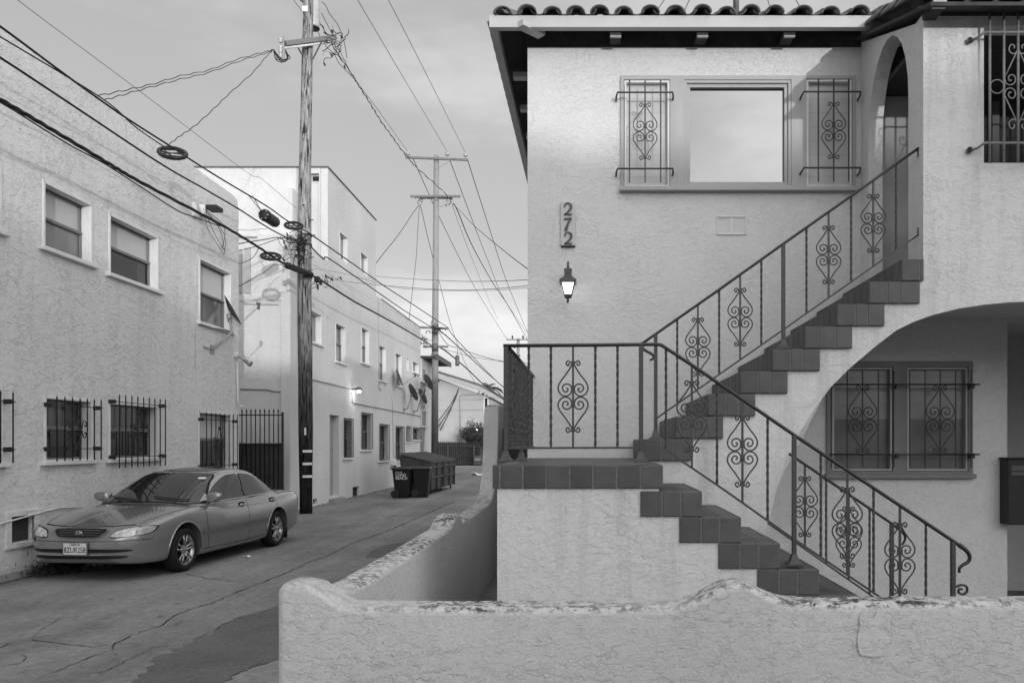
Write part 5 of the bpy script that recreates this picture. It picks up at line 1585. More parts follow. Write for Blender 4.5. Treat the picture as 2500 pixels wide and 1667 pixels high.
mb.lathe((tcx.x, 20.15, 0), [(.001, zb0 + .02), (.13, zb0), (.145, zb0 + .03), (.15, zb0 + .08), (.15, zb0 + 1.25), (.135, zb0 + 1.35), (.001, zb0 + 1.40)], 20); mb.build('transformer', M['porcelain'], p1)
mb = MB(); mb.lathe((tcx.x, 20.15, 0), [(.001, zb0 - .03), (.15, zb0 - .03), (.155, zb0 - .005), (.001, zb0 - .004)], 18); mb.build('transformer_base', M['black_iron'], p1)
# steps, straps
for x, y in ((762, 537), (762, 628), (761, 660), (741, 500)):
    mb = MB(); mb.tube([P(x - 6, y, 19.75), P(x + 3, y, 19.5)], .014, 6); mb.build('bolt', M['galv_dark'], p1)
for y in (575, 598, 672, 678):
    mb = MB(); c_ = pxat(745, y); mb.lathe((c_.x, 19.8, c_.z), [(.166, -.02), (.167, .02)], 16); mb.build('strap', M['black_iron'], p1)
p2 = empty('utility_pole', 'middle utility pole with two long crossarms, standing behind the dumpsters', 'utility pole')
Y2 = 37.9
mb = MB(); mb.tube([V((P(1061, 0, Y2).x, Y2, -.1)), P(1062.5, 800, Y2), P(1065.5, 380, Y2)], [.17, .155, .125], 16); mb.build('shaft', M['pole2'], p2)
def xarm(x0, y0, x1, y1, dy=.15, r=.065, mat_='xarm'):
    mb = MB(); a_, b_ = P(x0, y0, Y2 - dy), P(x1, y1, Y2 - dy); mb.tube([a_, b_], r, 4); mb.build('crossarm', M[mat_], p2)
xarm(990, 384.5, 1141, 390.5); xarm(1002, 479.5, 1124, 479.5); xarm(1004 + 20, 484, 1105, 484, -.15, .05)
xarm(1023, 799, 1095, 802); xarm(1033, 846, 1094, 846)
for x, y in ((995.5, 377), (1092, 378), (1136.5, 380)):
    mb = MB(); c_ = P(x, y, Y2 - .15); mb.lathe(c_, [(.001, -.12), (.02, -.12), (.02, -.03), (.10, -.03), (.11, 0), (.05, .03), (.10, .05), (.09, .09), (.04, .11), (.001, .12)], 12); mb.build('insulator', M['porcelain'], p2)
for a_, b_ in (((1032, 392), (1060, 411)), ((1100, 393), (1068, 411)), ((1040, 485), (1062, 505)), ((1096, 485), (1066, 503))):
    mb = MB(); mb.tube([P(*a_, Y2 - .18), P(*b_, Y2 - .18)], .015, 4); mb.build('brace', M['galv'], p2)
mb = MB(); c_ = P(1116.5, 880, Y2 - .2); mb.tube([P(1117, 850, Y2 - .2), P(1116.5, 868, Y2 - .2)], .015, 5); mb.lathe(c_, [(.001, -.26), (.09, -.25), (.10, -.2), (.10, .2), (.06, .25), (.001, .26)], 12); mb.build('arrester', M['galv_dark'], p2)
mb = MB(); c_ = P(1062, 848, Y2 - .25); mb.lathe(c_, [(.001, -.16), (.15, -.15), (.17, .1), (.1, .18), (.001, .18)], 14); mb.build('splice_can', M['galv_dark'], p2)
p3 = empty('utility_pole', 'distant small utility pole with two birds on its crossarm, left of the balcony rail', 'utility pole')
Y3_ = 92.0
mb = MB(); mb.tube([V((P(1265, 0, Y3_).x, Y3_, 0)), P(1265, 826, Y3_)], .18, 10); mb.build('shaft', M['pole2'], p3)
mb = MB(); mb.tube([P(1236, 829, Y3_ - .3), P(1294, 829, Y3_ - .3)], .09, 4); mb.build('crossarm', M['xarm'], p3)
mb = MB(); mb.tube([P(1251, 845, Y3_ - .3), P(1258, 850, Y3_ - .3)], .07, 6); mb.tube([P(1258, 868, Y3_ - .3), P(1270, 868, Y3_ - .3)], .1, 6); mb.build('hardware', M['galv_dark'], p3)
for i, x in enumerate((1251, 1277)):
    b0 = P(x, 826.4, Y3_ - .3)
    mb = MB(); mb.smooth = True; mb.lathe(b0 + V((0, 0, .0)), [(.001, -.02), (.09, .03), (.12, .13), (.09, .22), (.06, .26), (.07, .31), (.05, .36), (.001, .38)], 10); mb.smooth = False
    mb.tube([b0 + V((0, 0, .06)), b0 + V((.04, .22, -.08))], [.06, .02], 6); mb.tube([b0 + V((0, -.05, .31)), b0 + V((0, -.13, .30))], [.025, .004], 5)
    tag(mb.build('pigeon', M['dark']), 'left bird perched on the distant pole crossarm' if i == 0 else 'right bird perched on the distant pole crossarm', 'bird', 'birds on the distant pole')

# ------------------------------------------------------------------ cables
def cable(pts, Y0, Y1, w_, label, name='overhead_cable', wob_=0, mat_='cable', grp=None, s=None, strands=1):
    """px polyline; depth runs linearly in space between the two ends (or stays in the alley plane X = s - K*Y)"""
    sp = catmull([V((x, y, 0)) for x, y in pts], 6) if len(pts) > 2 else [V((pts[0][0], pts[0][1], 0)).lerp(V((pts[1][0], pts[1][1], 0)), i / 12) for i in range(13)]
    L_ = [0]
    for a_, b_ in zip(sp, sp[1:]): L_.append(L_[-1] + (b_ - a_).length)
    out = []; r_ = random.Random(len(label))
    for p, l_ in zip(sp, L_):
        if s is not None: Y = FY(p.x, s)
        else: t_ = l_ / L_[-1]; Y = 1 / ((1 - t_) / Y0 + t_ / Y1)
        out.append(P(p.x, p.y, Y))
    Ym = sum(p.y for p in out) / len(out)
    # constant true thickness set where the cable is near the pole
    r = w_ / 2 / FPX * Ym
    mb = MB()
    if wob_:
        for i in range(1, len(out) - 1): out[i] = out[i] + V((0, 0, math.sin(i * 1.9) * wob_))
    if strands == 1: mb.tube(out, r, 6)
    else:
        dense = []
        for a_, b_ in zip(out, out[1:]):
            for k in range(4): dense.append(a_.lerp(b_, k / 4))
        for k in range(strands):
            ph = k * 2 * math.pi / strands
            mb.tube([p + V((math.cos(ph + i * .35) * r * .55, 0, math.sin(ph + i * .35) * r * .55)) for i, p in enumerate(dense)], r * .62, 5)
    o = mb.build(name, M[mat_], fix=False)
    return tag(o, label, 'cable', grp)
SC = -6.62
g_ = 'telephone cables strung along the alley'
cable([(-900, -300), (-500, -60), (-120, 180), (0, 243), (119, 312), (260, 396), (344, 445), (537, 547), (632, 604), (687, 640), (745, 670)], 0, 0, 8.0, 'thick lowest black cable bundle from the left edge to the near pole', s=SC, grp=g_, strands=3)
cable([(-900, -285), (-500, -47), (-120, 192), (0, 250), (110, 318), (180, 360), (250, 397), (330, 448), (352, 462), (430, 512), (468, 528), (537, 552)], 0, 0, 3.4, 'thin slack cable lashed beneath the lowest black bundle', s=SC, grp=g_)
cable([(-900, -400), (-500, -160), (-120, 70), (0, 141), (196, 270), (386, 396), (500, 462), (582, 510), (630, 541), (680, 570), (745, 600)], 0, 0, 4.6, 'middle black cable crossing the cream wall to the near pole', s=SC, grp=g_)
cable([(-900, -560), (-500, -285), (-120, -15), (0, 65), (154, 179), (291, 277), (414, 356), (459, 386), (540, 437), (649, 502), (700, 538), (753, 568)], 0, 0, 4.6, 'uppermost black cable along the cream roof edge, carrying two oval loops', s=SC, grp=g_)
cable([(-900, -430), (-500, -200), (-120, 15), (0, 90), (245, 238), (330, 310), (400, 358)], 0, 0, 3.8, 'slack black cable hanging just under the uppermost one near the roof edge', s=SC, grp=g_)
cable([(-60, -85), (42, 0), (333, 217), (593, 414), (637, 436), (723, 509)], 10, 19.8, 1.2, 'single hair thin wire slanting across the sky from the top left', mat_='wire')
g2 = 'telephone cables between the two poles'
cable([(758, 672), (783, 684), (860, 733), (926, 769), (985, 802), (1052, 842)], 0, 0, 4.0, 'thick lowest cable from the near pole to the middle pole', s=SC, grp=g2)
cable([(759, 602), (789, 632), (799, 629), (860, 670), (903, 700), (990, 760), (1056, 800)], 0, 0, 2.6, 'middle cable from the near pole to the middle pole', s=SC, grp=g2)
cable([(753, 568), (860, 643), (941, 700), (1000, 738), (1094, 800)], 0, 0, 2.4, 'uppermost cable from the near pole to the middle pole', s=-6.55, grp=g2)
cable([(1056, 842), (1083, 853), (1140, 900), (1178, 936), (1230, 976), (1260, 996)], 37.9, 62, 2.6, 'thick lowest cable running on beyond the middle pole towards the far house')
cable([(1065, 800), (1092, 822), (1141.6, 867), (1191, 912), (1230, 945), (1262, 972)], 37.9, 62, 2.0, 'black cable passing high over the far roof beyond the middle pole')
cable([(1094, 801), (1107, 820), (1159, 875.5), (1207, 925), (1240, 955)], 37.9, 62, 1.6, 'cable dropping steeply beyond the right end of the low crossarm')
cable([(1068, 806), (1090, 838), (1108, 847), (1122, 849), (1153, 862), (1230, 884), (1300, 896)], 37.9, 40, 1.4, 'slack service wire from the middle pole to behind the landing rail', mat_='wire')
cable([(1084, 852.5), (1120, 862), (1150, 870), (1200, 878), (1300, 888)], 37.9, 40, 1.1, 'faint service wire just below the slack one, right of the middle pole', mat_='wire')
g3 = 'power lines between pole tops'
cable([(835, -64), (872.7, 0), (980, 182), (1092, 371)], 20, 37.8, 1.5, 'left one of the two straight power lines descending to the middle pole top', mat_='wire', grp=g3)
cable([(912, -66), (948, 0), (1045, 190), (1136.5, 374)], 20, 37.8, 1.5, 'right one of the two straight power lines descending to the middle pole top', mat_='wire', grp=g3)
cable([(785, 33), (820, 102), (857, 179), (925, 272), (995.5, 371)], 20, 37.8, 1.4, 'straight power line from the transformer to the left insulator of the middle pole', mat_='wire', grp=g3)
cable([(695, -40), (716.6, 0), (737, 27), (760, 60)], 18, 20, 1.4, 'short power line entering from above left of the near pole top', mat_='wire')
cable([(726, -20), (734, 0), (760, 30), (778, 52), (800, 88), (820, 125), (858.7, 181), (876, 210), (897, 242), (915, 272), (936, 305), (957, 333), (978, 363), (1000, 390), (1016.6, 409), (1055, 443), (1094, 479)], 19.5, 37.7, 2.4, 'thick twisted wavy power cable from the near pole to the second crossarm', wob_=.03, strands=2)
cable([(785, 5), (795, 14), (805, 35), (825, 62), (837, 92), (844, 122), (847, 143)], 20.1, 20.6, 1.6, 'curved lead dropping to the right of the transformer', mat_='cable')
cable([(776, 78), (783, 92), (787, 100), (800, 118), (815, 132), (828, 155), (850, 178), (868, 196)], 20.0, 21, 1.6, 'jumper lead under the transformer crossing the crossarm end')
g4 = 'service drops from the near pole to the cream roof'
cable([(666, 122), (640, 129), (575, 147), (509, 172), (440, 186), (368, 207), (300, 222), (240, 234)], 19, 12.3, 1.8, 'upper wavy service drop from the near pole rack to the cream roof', grp=g4, wob_=.015)
cable([(666, 123), (645, 132), (590, 148), (509, 178), (440, 194), (368, 213), (300, 232), (254, 245)], 19, 12.5, 1.8, 'lower wavy service drop from the near pole rack to the cream roof', grp=g4, wob_=.015)
cable([(666, 124), (650, 139), (615, 180), (561, 228), (520, 268), (474, 309), (440, 332), (414, 352)], 19, 14.4, 1.8, 'steeper service drop from the near pole rack down to the oval cable loop', grp=g4, wob_=.015)
g5 = 'power lines beyond the middle pole'
cable([(1141, 389), (1205.5, 592), (1237, 687), (1284, 802), (1300, 840)], 38, 90, 1.2, 'rightmost power line running from the middle pole towards the distant pole', mat_='wire', grp=g5)
cable([(1098.5, 392), (1156, 546), (1190, 633), (1226.5, 722), (1286, 812)], 38, 90, 1.2, 'centre power line running from the middle pole towards the distant pole', mat_='wire', grp=g5)
cable([(1009, 389), (1048, 476), (1072, 529), (1151, 687), (1225, 809), (1238, 826)], 38, 91.7, 1.2, 'leftmost power line running from the middle pole towards the distant pole', mat_='wire', grp=g5)
cable([(1104, 497), (1130, 522), (1156, 550), (1205.5, 592), (1250, 628), (1290, 658)], 37.8, 16, 1.5, 'service drop from the second crossarm down to the right house', mat_='cable')
cable([(1107, 497), (1118, 517), (1149, 592), (1198.5, 683), (1240.5, 746), (1284, 823), (1300, 850)], 37.8, 90, 1.7, 'darker sagging cable from the second crossarm towards the distant pole')
cable([(1104, 500), (1112, 524), (1140, 600), (1180, 700), (1215, 780)], 37.8, 80, .8, 'very faint wire with a small knob below the second crossarm', mat_='wire')
cable([(1022, 502), (1005, 525), (985, 556), (960, 590), (940, 614), (918, 643)], 37.8, 29.5, 1.6, 'service drop from the left of the second crossarm to the three storey roof')
cable([(1024, 500), (1020, 560), (1016, 630), (1008, 700), (998.6, 781)], 37.8, 34, 1.2, 'nearly vertical service wire left of the middle pole', mat_='wire')
cable([(1026, 500), (1032, 525), (1042, 570), (1056, 627), (1062, 660), (1072, 687), (1100, 792), (1134, 883), (1161, 937)], 37.5, 60, 1.2, 'long steep wire passing just in front of the middle pole shaft', mat_='wire')
g6 = 'nearly level service wires crossing the alley'
cable([(918, 674), (960, 678), (1060, 684), (1135, 687), (1220, 686), (1292, 683)], 28.6, 16, 1.3, 'upper level wire crossing the alley to the right house', mat_='wire', grp=g6)
cable([(787, 674), (850, 688), (960, 699), (1060, 706), (1135, 708), (1220, 704), (1292, 697)], 22.5, 14, 1.3, 'lower level wire crossing the alley to the right house', mat_='wire', grp=g6)
cable([(760, 655), (850, 670), (960, 701), (1060, 708.5), (1135, 710), (1220, 708), (1292, 702)], 21, 14, .9, 'fine lowest wire of the level ones crossing the alley', mat_='wire', grp=g6)
g7 = 'service wires fanning from the near pole to the left'
cable([(745, 598), (700, 590), (679, 580), (640, 586), (600, 592), (575, 597)], 19.7, 17.3, 2.4, 'doubled service wire leaving the near pole level to the left', grp=g7)
cable([(745, 605), (690, 580), (679, 583), (630, 600), (575, 614)], 19.7, 17.3, 1.8, 'service wire sloping left below the doubled one', grp=g7)
cable([(690, 646), (675, 646), (666, 648), (640, 668), (600, 690), (570, 706)], 19.5, 17.2, 1.8, 'straight service wire slanting down left to the dish corner', grp=g7)
cable([(632, 606), (620, 626), (606, 636), (584, 644), (570, 646)], 18.3, 17.2, 1.6, 'drooping loop of wire left of the lower oval loop', grp=g7)
cable([(652, 560), (640, 559), (612, 562), (578, 561)], 18.6, 17.3, 1.2, 'thin pair of wires above the doubled service wire', grp=g7)
cable([(679, 583), (684, 596), (694, 606), (712, 610), (730, 612)], 19, 19.6, 1.4, 'small drooping loop of wire left of the near pole', grp=g7)

def snowshoe(label, cx_, cy_, a_, b_, rot, Y, r=.028):
    """oval cable storage loop with crossing straps"""
    root = empty('cable_storage_loop', label, 'cable loop', 'oval cable storage loops')
    n = 28; pts = []
    for k in range(n + 1):
        t_ = 2 * math.pi * k / n
        x = math.cos(t_) * a_; y = math.sin(t_) * b_
        pts.append(P(cx_ + x * math.cos(rot) - y * math.sin(rot), cy_ + x * math.sin(rot) + y * math.cos(rot), Y + math.sin(t_) * -.22))
    mb = MB(); mb.tube(pts, r, 8); mb.build('loop', M['cable'], root)
    mb = MB()
    for (i, j) in ((2, 11), (4, 9), (20, 23), (17, 6), (26, 12), (24, 16), (0, 14)): mb.tube([pts[i], pts[j]], .011, 5)
    mb.build('strap', M['black_iron'], root)
snowshoe('large oval cable loop at the cream roof edge, leftmost of the three', 421, 374, 34, 12, R(8), 12.9, .034)
snowshoe('oval cable loop hugging the near pole just left of it, topmost wires', 717, 551, 22, 8, R(4), 18.7, .030)
snowshoe('oval cable loop hanging below the lowest bundle left of the near pole', 661, 626, 24, 8, R(4), 17.4, .030)
def canister(label, a_, b_, Ya, Yb, r):
    root = empty('splice_case', label, 'splice case', 'black cable splice cases')
    A_, B_ = P(*a_, Ya), P(*b_, Yb); d_ = (B_ - A_)
    mb = MB(); mb.tube([A_ + d_ * t_ for t_ in (0, .0, .04, .12, .14, .92, 1, 1.0)], [.001, r * .7, r * .95, r, r * .9, r * .9, r * .8, .001], 20); mb.build('body', M['cable'], root)
    mb = MB(); c_ = A_ - d_.normalized() * .01
    o_ = d_.orthogonal().normalized(); q_ = d_.normalized().cross(o_)
    for k in range(7):
        t_ = k * 2 * math.pi / 7; e_ = c_ + (o_ * math.cos(t_) + q_ * math.sin(t_)) * r * .72
        mb.tube([e_, e_ - d_.normalized() * .04], .012, 6)
    mb.build('bolts', M['galv'], root)
    return A_
a1 = canister('large drum shaped splice case hanging from the uppermost cable', (644, 524), (672, 543), 16.6, 17.3, .13)
mb = MB()
for x in (607, 616): mb.tube([P(x, 478, 17.2), P(640, 518, 16.6)], .008, 5)
tag(mb.build('hanger_wires', M['wire'], fix=False), 'two thin hanger wires holding the drum shaped splice case', 'wire')
canister('long slim splice case on the lowest bundle, touching the near pole', (696, 646), (762, 672), 18.9, 19.5, .082)
def tangle(label, cx_, cy_, sx, sy, Y, n, seed, r=.007):
    r_ = random.Random(seed); mb = MB()
    for k in range(n):
        p = V((cx_ + r_.gauss(0, sx), cy_ + r_.gauss(0, sy), 0)); pts = []
        q_ = r_.uniform(0, 6.28)
        for i in range(r_.randint(4, 7)):
            pts.append(P(p.x, p.y, Y + r_.uniform(-.25, .15)))
            q_ += r_.uniform(-1.3, 1.3); st_ = r_.uniform(4, 10) * sy / 14
            p = p + V((math.cos(q_) * st_ * 1.2, math.sin(q_) * st_, 0))
        mb.tube(catmull(pts, 4), r * r_.uniform(.6, 1.5), 5)
        if k % 3 == 0: c_ = pts[-1]; mb.tube([c_, c_ + V((.03, 0, -.07))], .02, 5)
    tag(mb.build('wire_tangle', M['cable'], fix=False), label, 'wires', 'tangles of wire on the poles')
tangle('dense tangle of wires around the middle of the near pole', 722, 590, 15, 9, 19.55, 30, 1)
tangle('tangle of wires trailing down the left side of the near pole', 728, 622, 6, 13, 19.55, 18, 8)
tangle('bunch of wires hanging off the right of the near pole at the lowest cable', 792, 688, 12, 7, 19.6, 18, 2)
tangle('tangled connectors at the right end of the near pole crossarm', 824, 118, 7, 14, 19.9, 18, 3)
tangle('loose wires around the upper low crossarm of the middle pole', 1062, 806, 10, 6, 37.6, 16, 4, .012)
tangle('coiled loose wires left of the lowest crossarm on the middle pole', 1036, 832, 6, 5, 37.6, 16, 5, .012)
tangle('hanging connectors below the right end of the second crossarm', 1100, 490, 4, 5, 37.7, 9, 6, .010)
tangle('hanging connectors below the left end of the second crossarm', 1025, 489, 3.5, 4.5, 37.7, 7, 7, .010)
mb = MB(); mb.cbox((P(770, 0, 19.7).x, 19.6, P(0, 690, 19.7).z), (P(781, 0, 19.7).x, 19.75, P(0, 676, 19.7).z), .008)
tag(mb.build('terminal_box', M['cable']), 'small black terminal box just right of the near pole on the lowest cable', 'terminal box')

# ------------------------------------------------------------------ the row of buildings across the street behind the photographer (it shades everything below its roof line)
ob = empty('street_building', 'plain low building across the street behind the viewpoint, shading the alley', 'building')
HB = 5.0 + .0905 * 46
mb = MB()
YO = -38
mb.box((-70, YO - 8, 0), (72, YO, HB - .4)); mb.build('wall', M['left'], ob)
mb = MB()
r_ = random.Random(8); x = -70
while x < 72:
    w_ = r_.uniform(2.5, 7); mb.box((x, YO - 1, HB - .42), (x + w_ + .01, YO - .01, HB + r_.uniform(-.12, .12))); x += w_
mb.build('parapet', M['far'], ob)
# ================================================================== PARKED SEDAN
def paint_mat():
    m, t, b = base_mat('champagne_metallic_paint', .22, .5, .62)
    v = coords(t)
    n = noise(t, v, 3, 4, .6)
    grey(t, b, rng(t, n, .3, .7, .265, .285))
    b.inputs['Coat Weight'].default_value = .9; b.inputs['Coat Roughness'].default_value = .04
    # film of dust
    d = t.nodes.new('ShaderNodeMapRange')
    r_ = rng(t, noise(t, v, 5, 5, .7), .3, .7, .20, .23); t.links.new(r_, b.inputs['Roughness'])
    return m
M['car'] = paint_mat()
M['car_glass'] = glassy('car_glass', .012, .02, .9)
M['tyre'] = plain('tyre_rubber', .012, .75, .3, 20)
M['alloy'] = plain('alloy_wheel', .42, .28, .08, 8, metal=.85)
M['chrome'] = plain('chrome_trim', .55, .15, .05, 5, metal=.9)
M['lens'] = plain('lamp_lens', .5, .15, .45, 16, spec=.9)
M['lens2'] = plain('lamp_lens_side', .30, .15, .4, 14, spec=.9)
M['seam'] = plain('panel_gap', .010, .8)
M['trim'] = plain('side_moulding', .12, .4, .05, 4, spec=.5)
car = bpy.data.objects.new('parked_car', None); sc.collection.objects.link(car)
tag(car, 'metallic champagne four door sedan parked against the cream wall, front towards us', 'car')
Fv = V((-.0715, -.9974, 0)); Lv = V((.9974, -.0715, 0))
car.location = (-6.39, 10.91, 0)
# local axes: x = lateral (driver side +), y = -forward
car.rotation_euler = (0, 0, math.atan2(Lv.y, Lv.x))
def LC(u, v, w_): return V((v, -u, w_))
tt = [(-3.83, .62, .44, .42), (-3.80, .80, .36, .62), (-3.74, .88, .30, .73), (-3.62, .915, .25, .80), (-3.40, .935, .22, .845), (-3.1, .94, .19, .868), (-2.8, .925, .18, .878), (-2.4, .905, .175, .885), (-1.9, .895, .17, .888), (-1.3, .89, .17, .888), (-.8, .895, .17, .885), (-.45, .905, .17, .882),
      (-.15, .885, .18, .880), (.1, .855, .19, .876), (.3, .82, .20, .868), (.5, .775, .205, .845), (.65, .735, .21, .785), (.77, .695, .22, .70), (.85, .64, .235, .595), (.90, .58, .27, .50), (.93, .52, .34, .34)]
sec = [(0, 1.0), (.30, .994), (.55, .982), (.74, .958), (.86, .935), (.925, .900), (.962, .845), (.985, .74), (1.0, .56), (1.0, .44), (.993, .30), (.975, .14), (.945, .045), (.86, 0), (.45, 0), (0, 0)]
tts = catmull([V((a, b_, c)) for a, b_, c, d_ in tt], 4); hws = catmull([V((a, d_, 0)) for a, b_, c, d_ in tt], 4)
secs = catmull([V((a, b_, 0)) for a, b_ in sec], 3)
rings = []
for p, h in zip(tts, hws):
    u, zt, zb = p.x, p.y, p.z; hw_ = h.y
    ring = []
    for q_ in secs: ring.append((q_.x * hw_, zb + (zt - zb) * q_.y))
    full = ring + [(-a, b_) for a, b_ in reversed(ring[1:-1])]
    # bow of the nose and tail in plan comes from the narrowing stations
    rings.append([LC(u, a, b_) for a, b_ in full])
mb = MB(); mb.smooth = True; n_ = len(rings[0])
mb.add([p for r_ in rings for p in r_], [(i * n_ + j, i * n_ + (j + 1) % n_, (i + 1) * n_ + (j + 1) % n_, (i + 1) * n_ + j) for i in range(len(rings) - 1) for j in range(n_)])
mb.add(rings[0], [tuple(range(n_))]); mb.add(rings[-1], [tuple(range(n_ - 1, -1, -1))])
body = mb.build('body', M['car'], car)
# wheel arches
cut = MB()
for u in (0, -2.67):
    for s_ in (-1, 1): cut.tube([LC(u, s_ * .55, .30), LC(u, s_ * 1.1, .30)], .368, 40)
co = cut.build('cutter', M['seam'])
co.parent = car
md = body.modifiers.new('b', 'BOOLEAN'); md.operation = 'DIFFERENCE'; md.object = co; md.solver = 'EXACT'
bpy.context.view_layer.update()
dg = bpy.context.evaluated_depsgraph_get()
me = bpy.data.meshes.new_from_object(body.evaluated_get(dg)); body.modifiers.clear(); old = body.data; body.data = me
bpy.data.objects.remove(co)
for p in me.polygons: p.use_smooth = True
def sharp(o, ang=35):
    o.data.set_sharp_from_angle(angle=R(ang))
sharp(body, 40)
body.data.materials.clear(); body.data.materials.append(M['car'])
# greenhouse
sl = [(.78, -.12, -3.40, .862), (.85, -.22, -3.24, .842), (.90, -.34, -3.12, .82), (.98, -.52, -2.98, .775), (1.08, -.74, -2.82, .725), (1.18, -.98, -2.63, .672), (1.255, -1.17, -2.47, .625), (1.30, -1.33, -2.34, .575)]
NG = 72
def slice_(w_, uf, ur, hw_, nexp=4.2):
    out = []; uc = (uf + ur) / 2; hl = (uf - ur) / 2
    for k in range(NG):
        q_ = 2 * math.pi * k / NG
        cx_, sx_ = math.cos(q_), math.sin(q_)
        a = math.copysign(abs(cx_) ** (2 / nexp), cx_); b_ = math.copysign(abs(sx_) ** (2 / nexp), sx_)
        out.append(LC(uc + hl * a, hw_ * b_, w_))
    return out
sls = catmull([V((a, b_, c)) for a, b_, c, d_ in sl], 3); slh = catmull([V((d_, 0, 0)) for a, b_, c, d_ in sl], 3)
gr_ = [slice_(p.x, p.y, p.z, h.x) for p, h in zip(sls, slh)]
a = sl[-1]
for k in range(1, 9):
    e = 1 - k / 8.0; f_ = max(e, .001)
    sc_ = f_
    gr_.append([LC((a[1] + a[2]) / 2 + (p_ * 1.0), 0, 0) for p_ in []] or slice_(1.30 + .068 * (1 - f_ ** 2.0), (a[1] + a[2]) / 2 + (a[1] - a[2]) / 2 * sc_, (a[1] + a[2]) / 2 - (a[1] - a[2]) / 2 * sc_, a[3] * sc_, 4.2 - 1.6 * (1 - f_)))
mb = MB(); mb.smooth = True
mb.add([p for r_ in gr_ for p in r_], [(i * NG + j, i * NG + (j + 1) % NG, (i + 1) * NG + (j + 1) % NG, (i + 1) * NG + j) for i in range(len(gr_) - 1) for j in range(NG)])
cabin = mb.build('roof', M['car'], car)
def bvh_of(*obs):
    vs = []; fs = []
    for o in obs:
        b0 = len(vs); vs += [v_.co.copy() for v_ in o.data.vertices]; fs += [[b0 + i for i in p.vertices] for p in o.data.polygons]
    return BVHTree.FromPolygons(vs, fs)
BV = bvh_of(body, cabin)
def patch(name, poly, axis, mat_, off=.004, smooth_n=4, parent=None, side=1, maxe=.06, th=0):
    """outline in local side view (u, w) or front view (v, w) or top view (u, v) laid on the bodywork"""
    pts = catmull([V((a, b_, 0)) for a, b_ in poly], smooth_n, True) if smooth_n else [V((a, b_, 0)) for a, b_ in poly]
    bm = bmesh.new(); f = bm.faces.new([bm.verts.new(p) for p in pts])
    bmesh.ops.triangulate(bm, faces=[f])
    for _ in range(6):
        lg = [e for e in bm.edges if e.calc_length() > maxe]
        if not lg: break
        bmesh.ops.subdivide_edges(bm, edges=lg, cuts=1); bmesh.ops.triangulate(bm, faces=bm.faces[:])
    for v_ in bm.verts:
        a, b_ = v_.co.x, v_.co.y
        if axis == 'side': o_, d_ = LC(a, side * 2, b_), V((-side, 0, 0))
        elif axis == 'front': o_, d_ = LC(2, a, b_), V((0, 1, 0))
        else: o_, d_ = LC(a, b_, 3), V((0, 0, -1))
        h = BV.ray_cast(o_, d_)
        if h[0] is None: h = BV.find_nearest(o_ + d_ * 1.2)
        nn = h[1] if h[1].dot(d_) < 0 else -h[1]
        v_.co = h[0] + nn * off
    bmesh.ops.recalc_face_normals(bm, faces=bm.faces[:])
    me = bpy.data.meshes.new(name); bm.to_mesh(me); bm.free()
    for p in me.polygons: p.use_smooth = True
    me.materials.append(mat_)
    o = bpy.data.objects.new(name, me); sc.collection.objects.link(o); o.parent = parent or car
    return o
def strip(name, pts, axis, w_, mat_, side=1, off=.003, parent=None):
    sp = catmull([V((a, b_, 0)) for a, b_ in pts], 8) if len(pts) > 2 else [V((pts[0][0], pts[0][1], 0)).lerp(V((pts[1][0], pts[1][1], 0)), i / 20) for i in range(21)]
    vs = []
    for i, p in enumerate(sp):
        t_ = (sp[min(i + 1, len(sp) - 1)] - sp[max(i - 1, 0)]).normalized(); nn = V((-t_.y, t_.x, 0)) * w_ / 2
        for q_ in (p - nn, p + nn):
            if axis == 'side': o_, d_ = LC(q_.x, side * 2, q_.y), V((-side, 0, 0))
            elif axis == 'front': o_, d_ = LC(2, q_.x, q_.y), V((0, 1, 0))
            else: o_, d_ = LC(q_.x, q_.y, 3), V((0, 0, -1))
            h = BV.ray_cast(o_, d_)
            if h[0] is None: h = BV.find_nearest(o_ + d_ * 1.2)
            h1 = h[1] if h[1].dot(d_) < 0 else -h[1]
            vs.append(h[0] + h1 * off)
    mb = MB(); mb.add(vs, [(2 * i, 2 * i + 1, 2 * i + 3, 2 * i + 2) for i in range(len(sp) - 1)])
    return mb.build(name, mat_, parent or car)
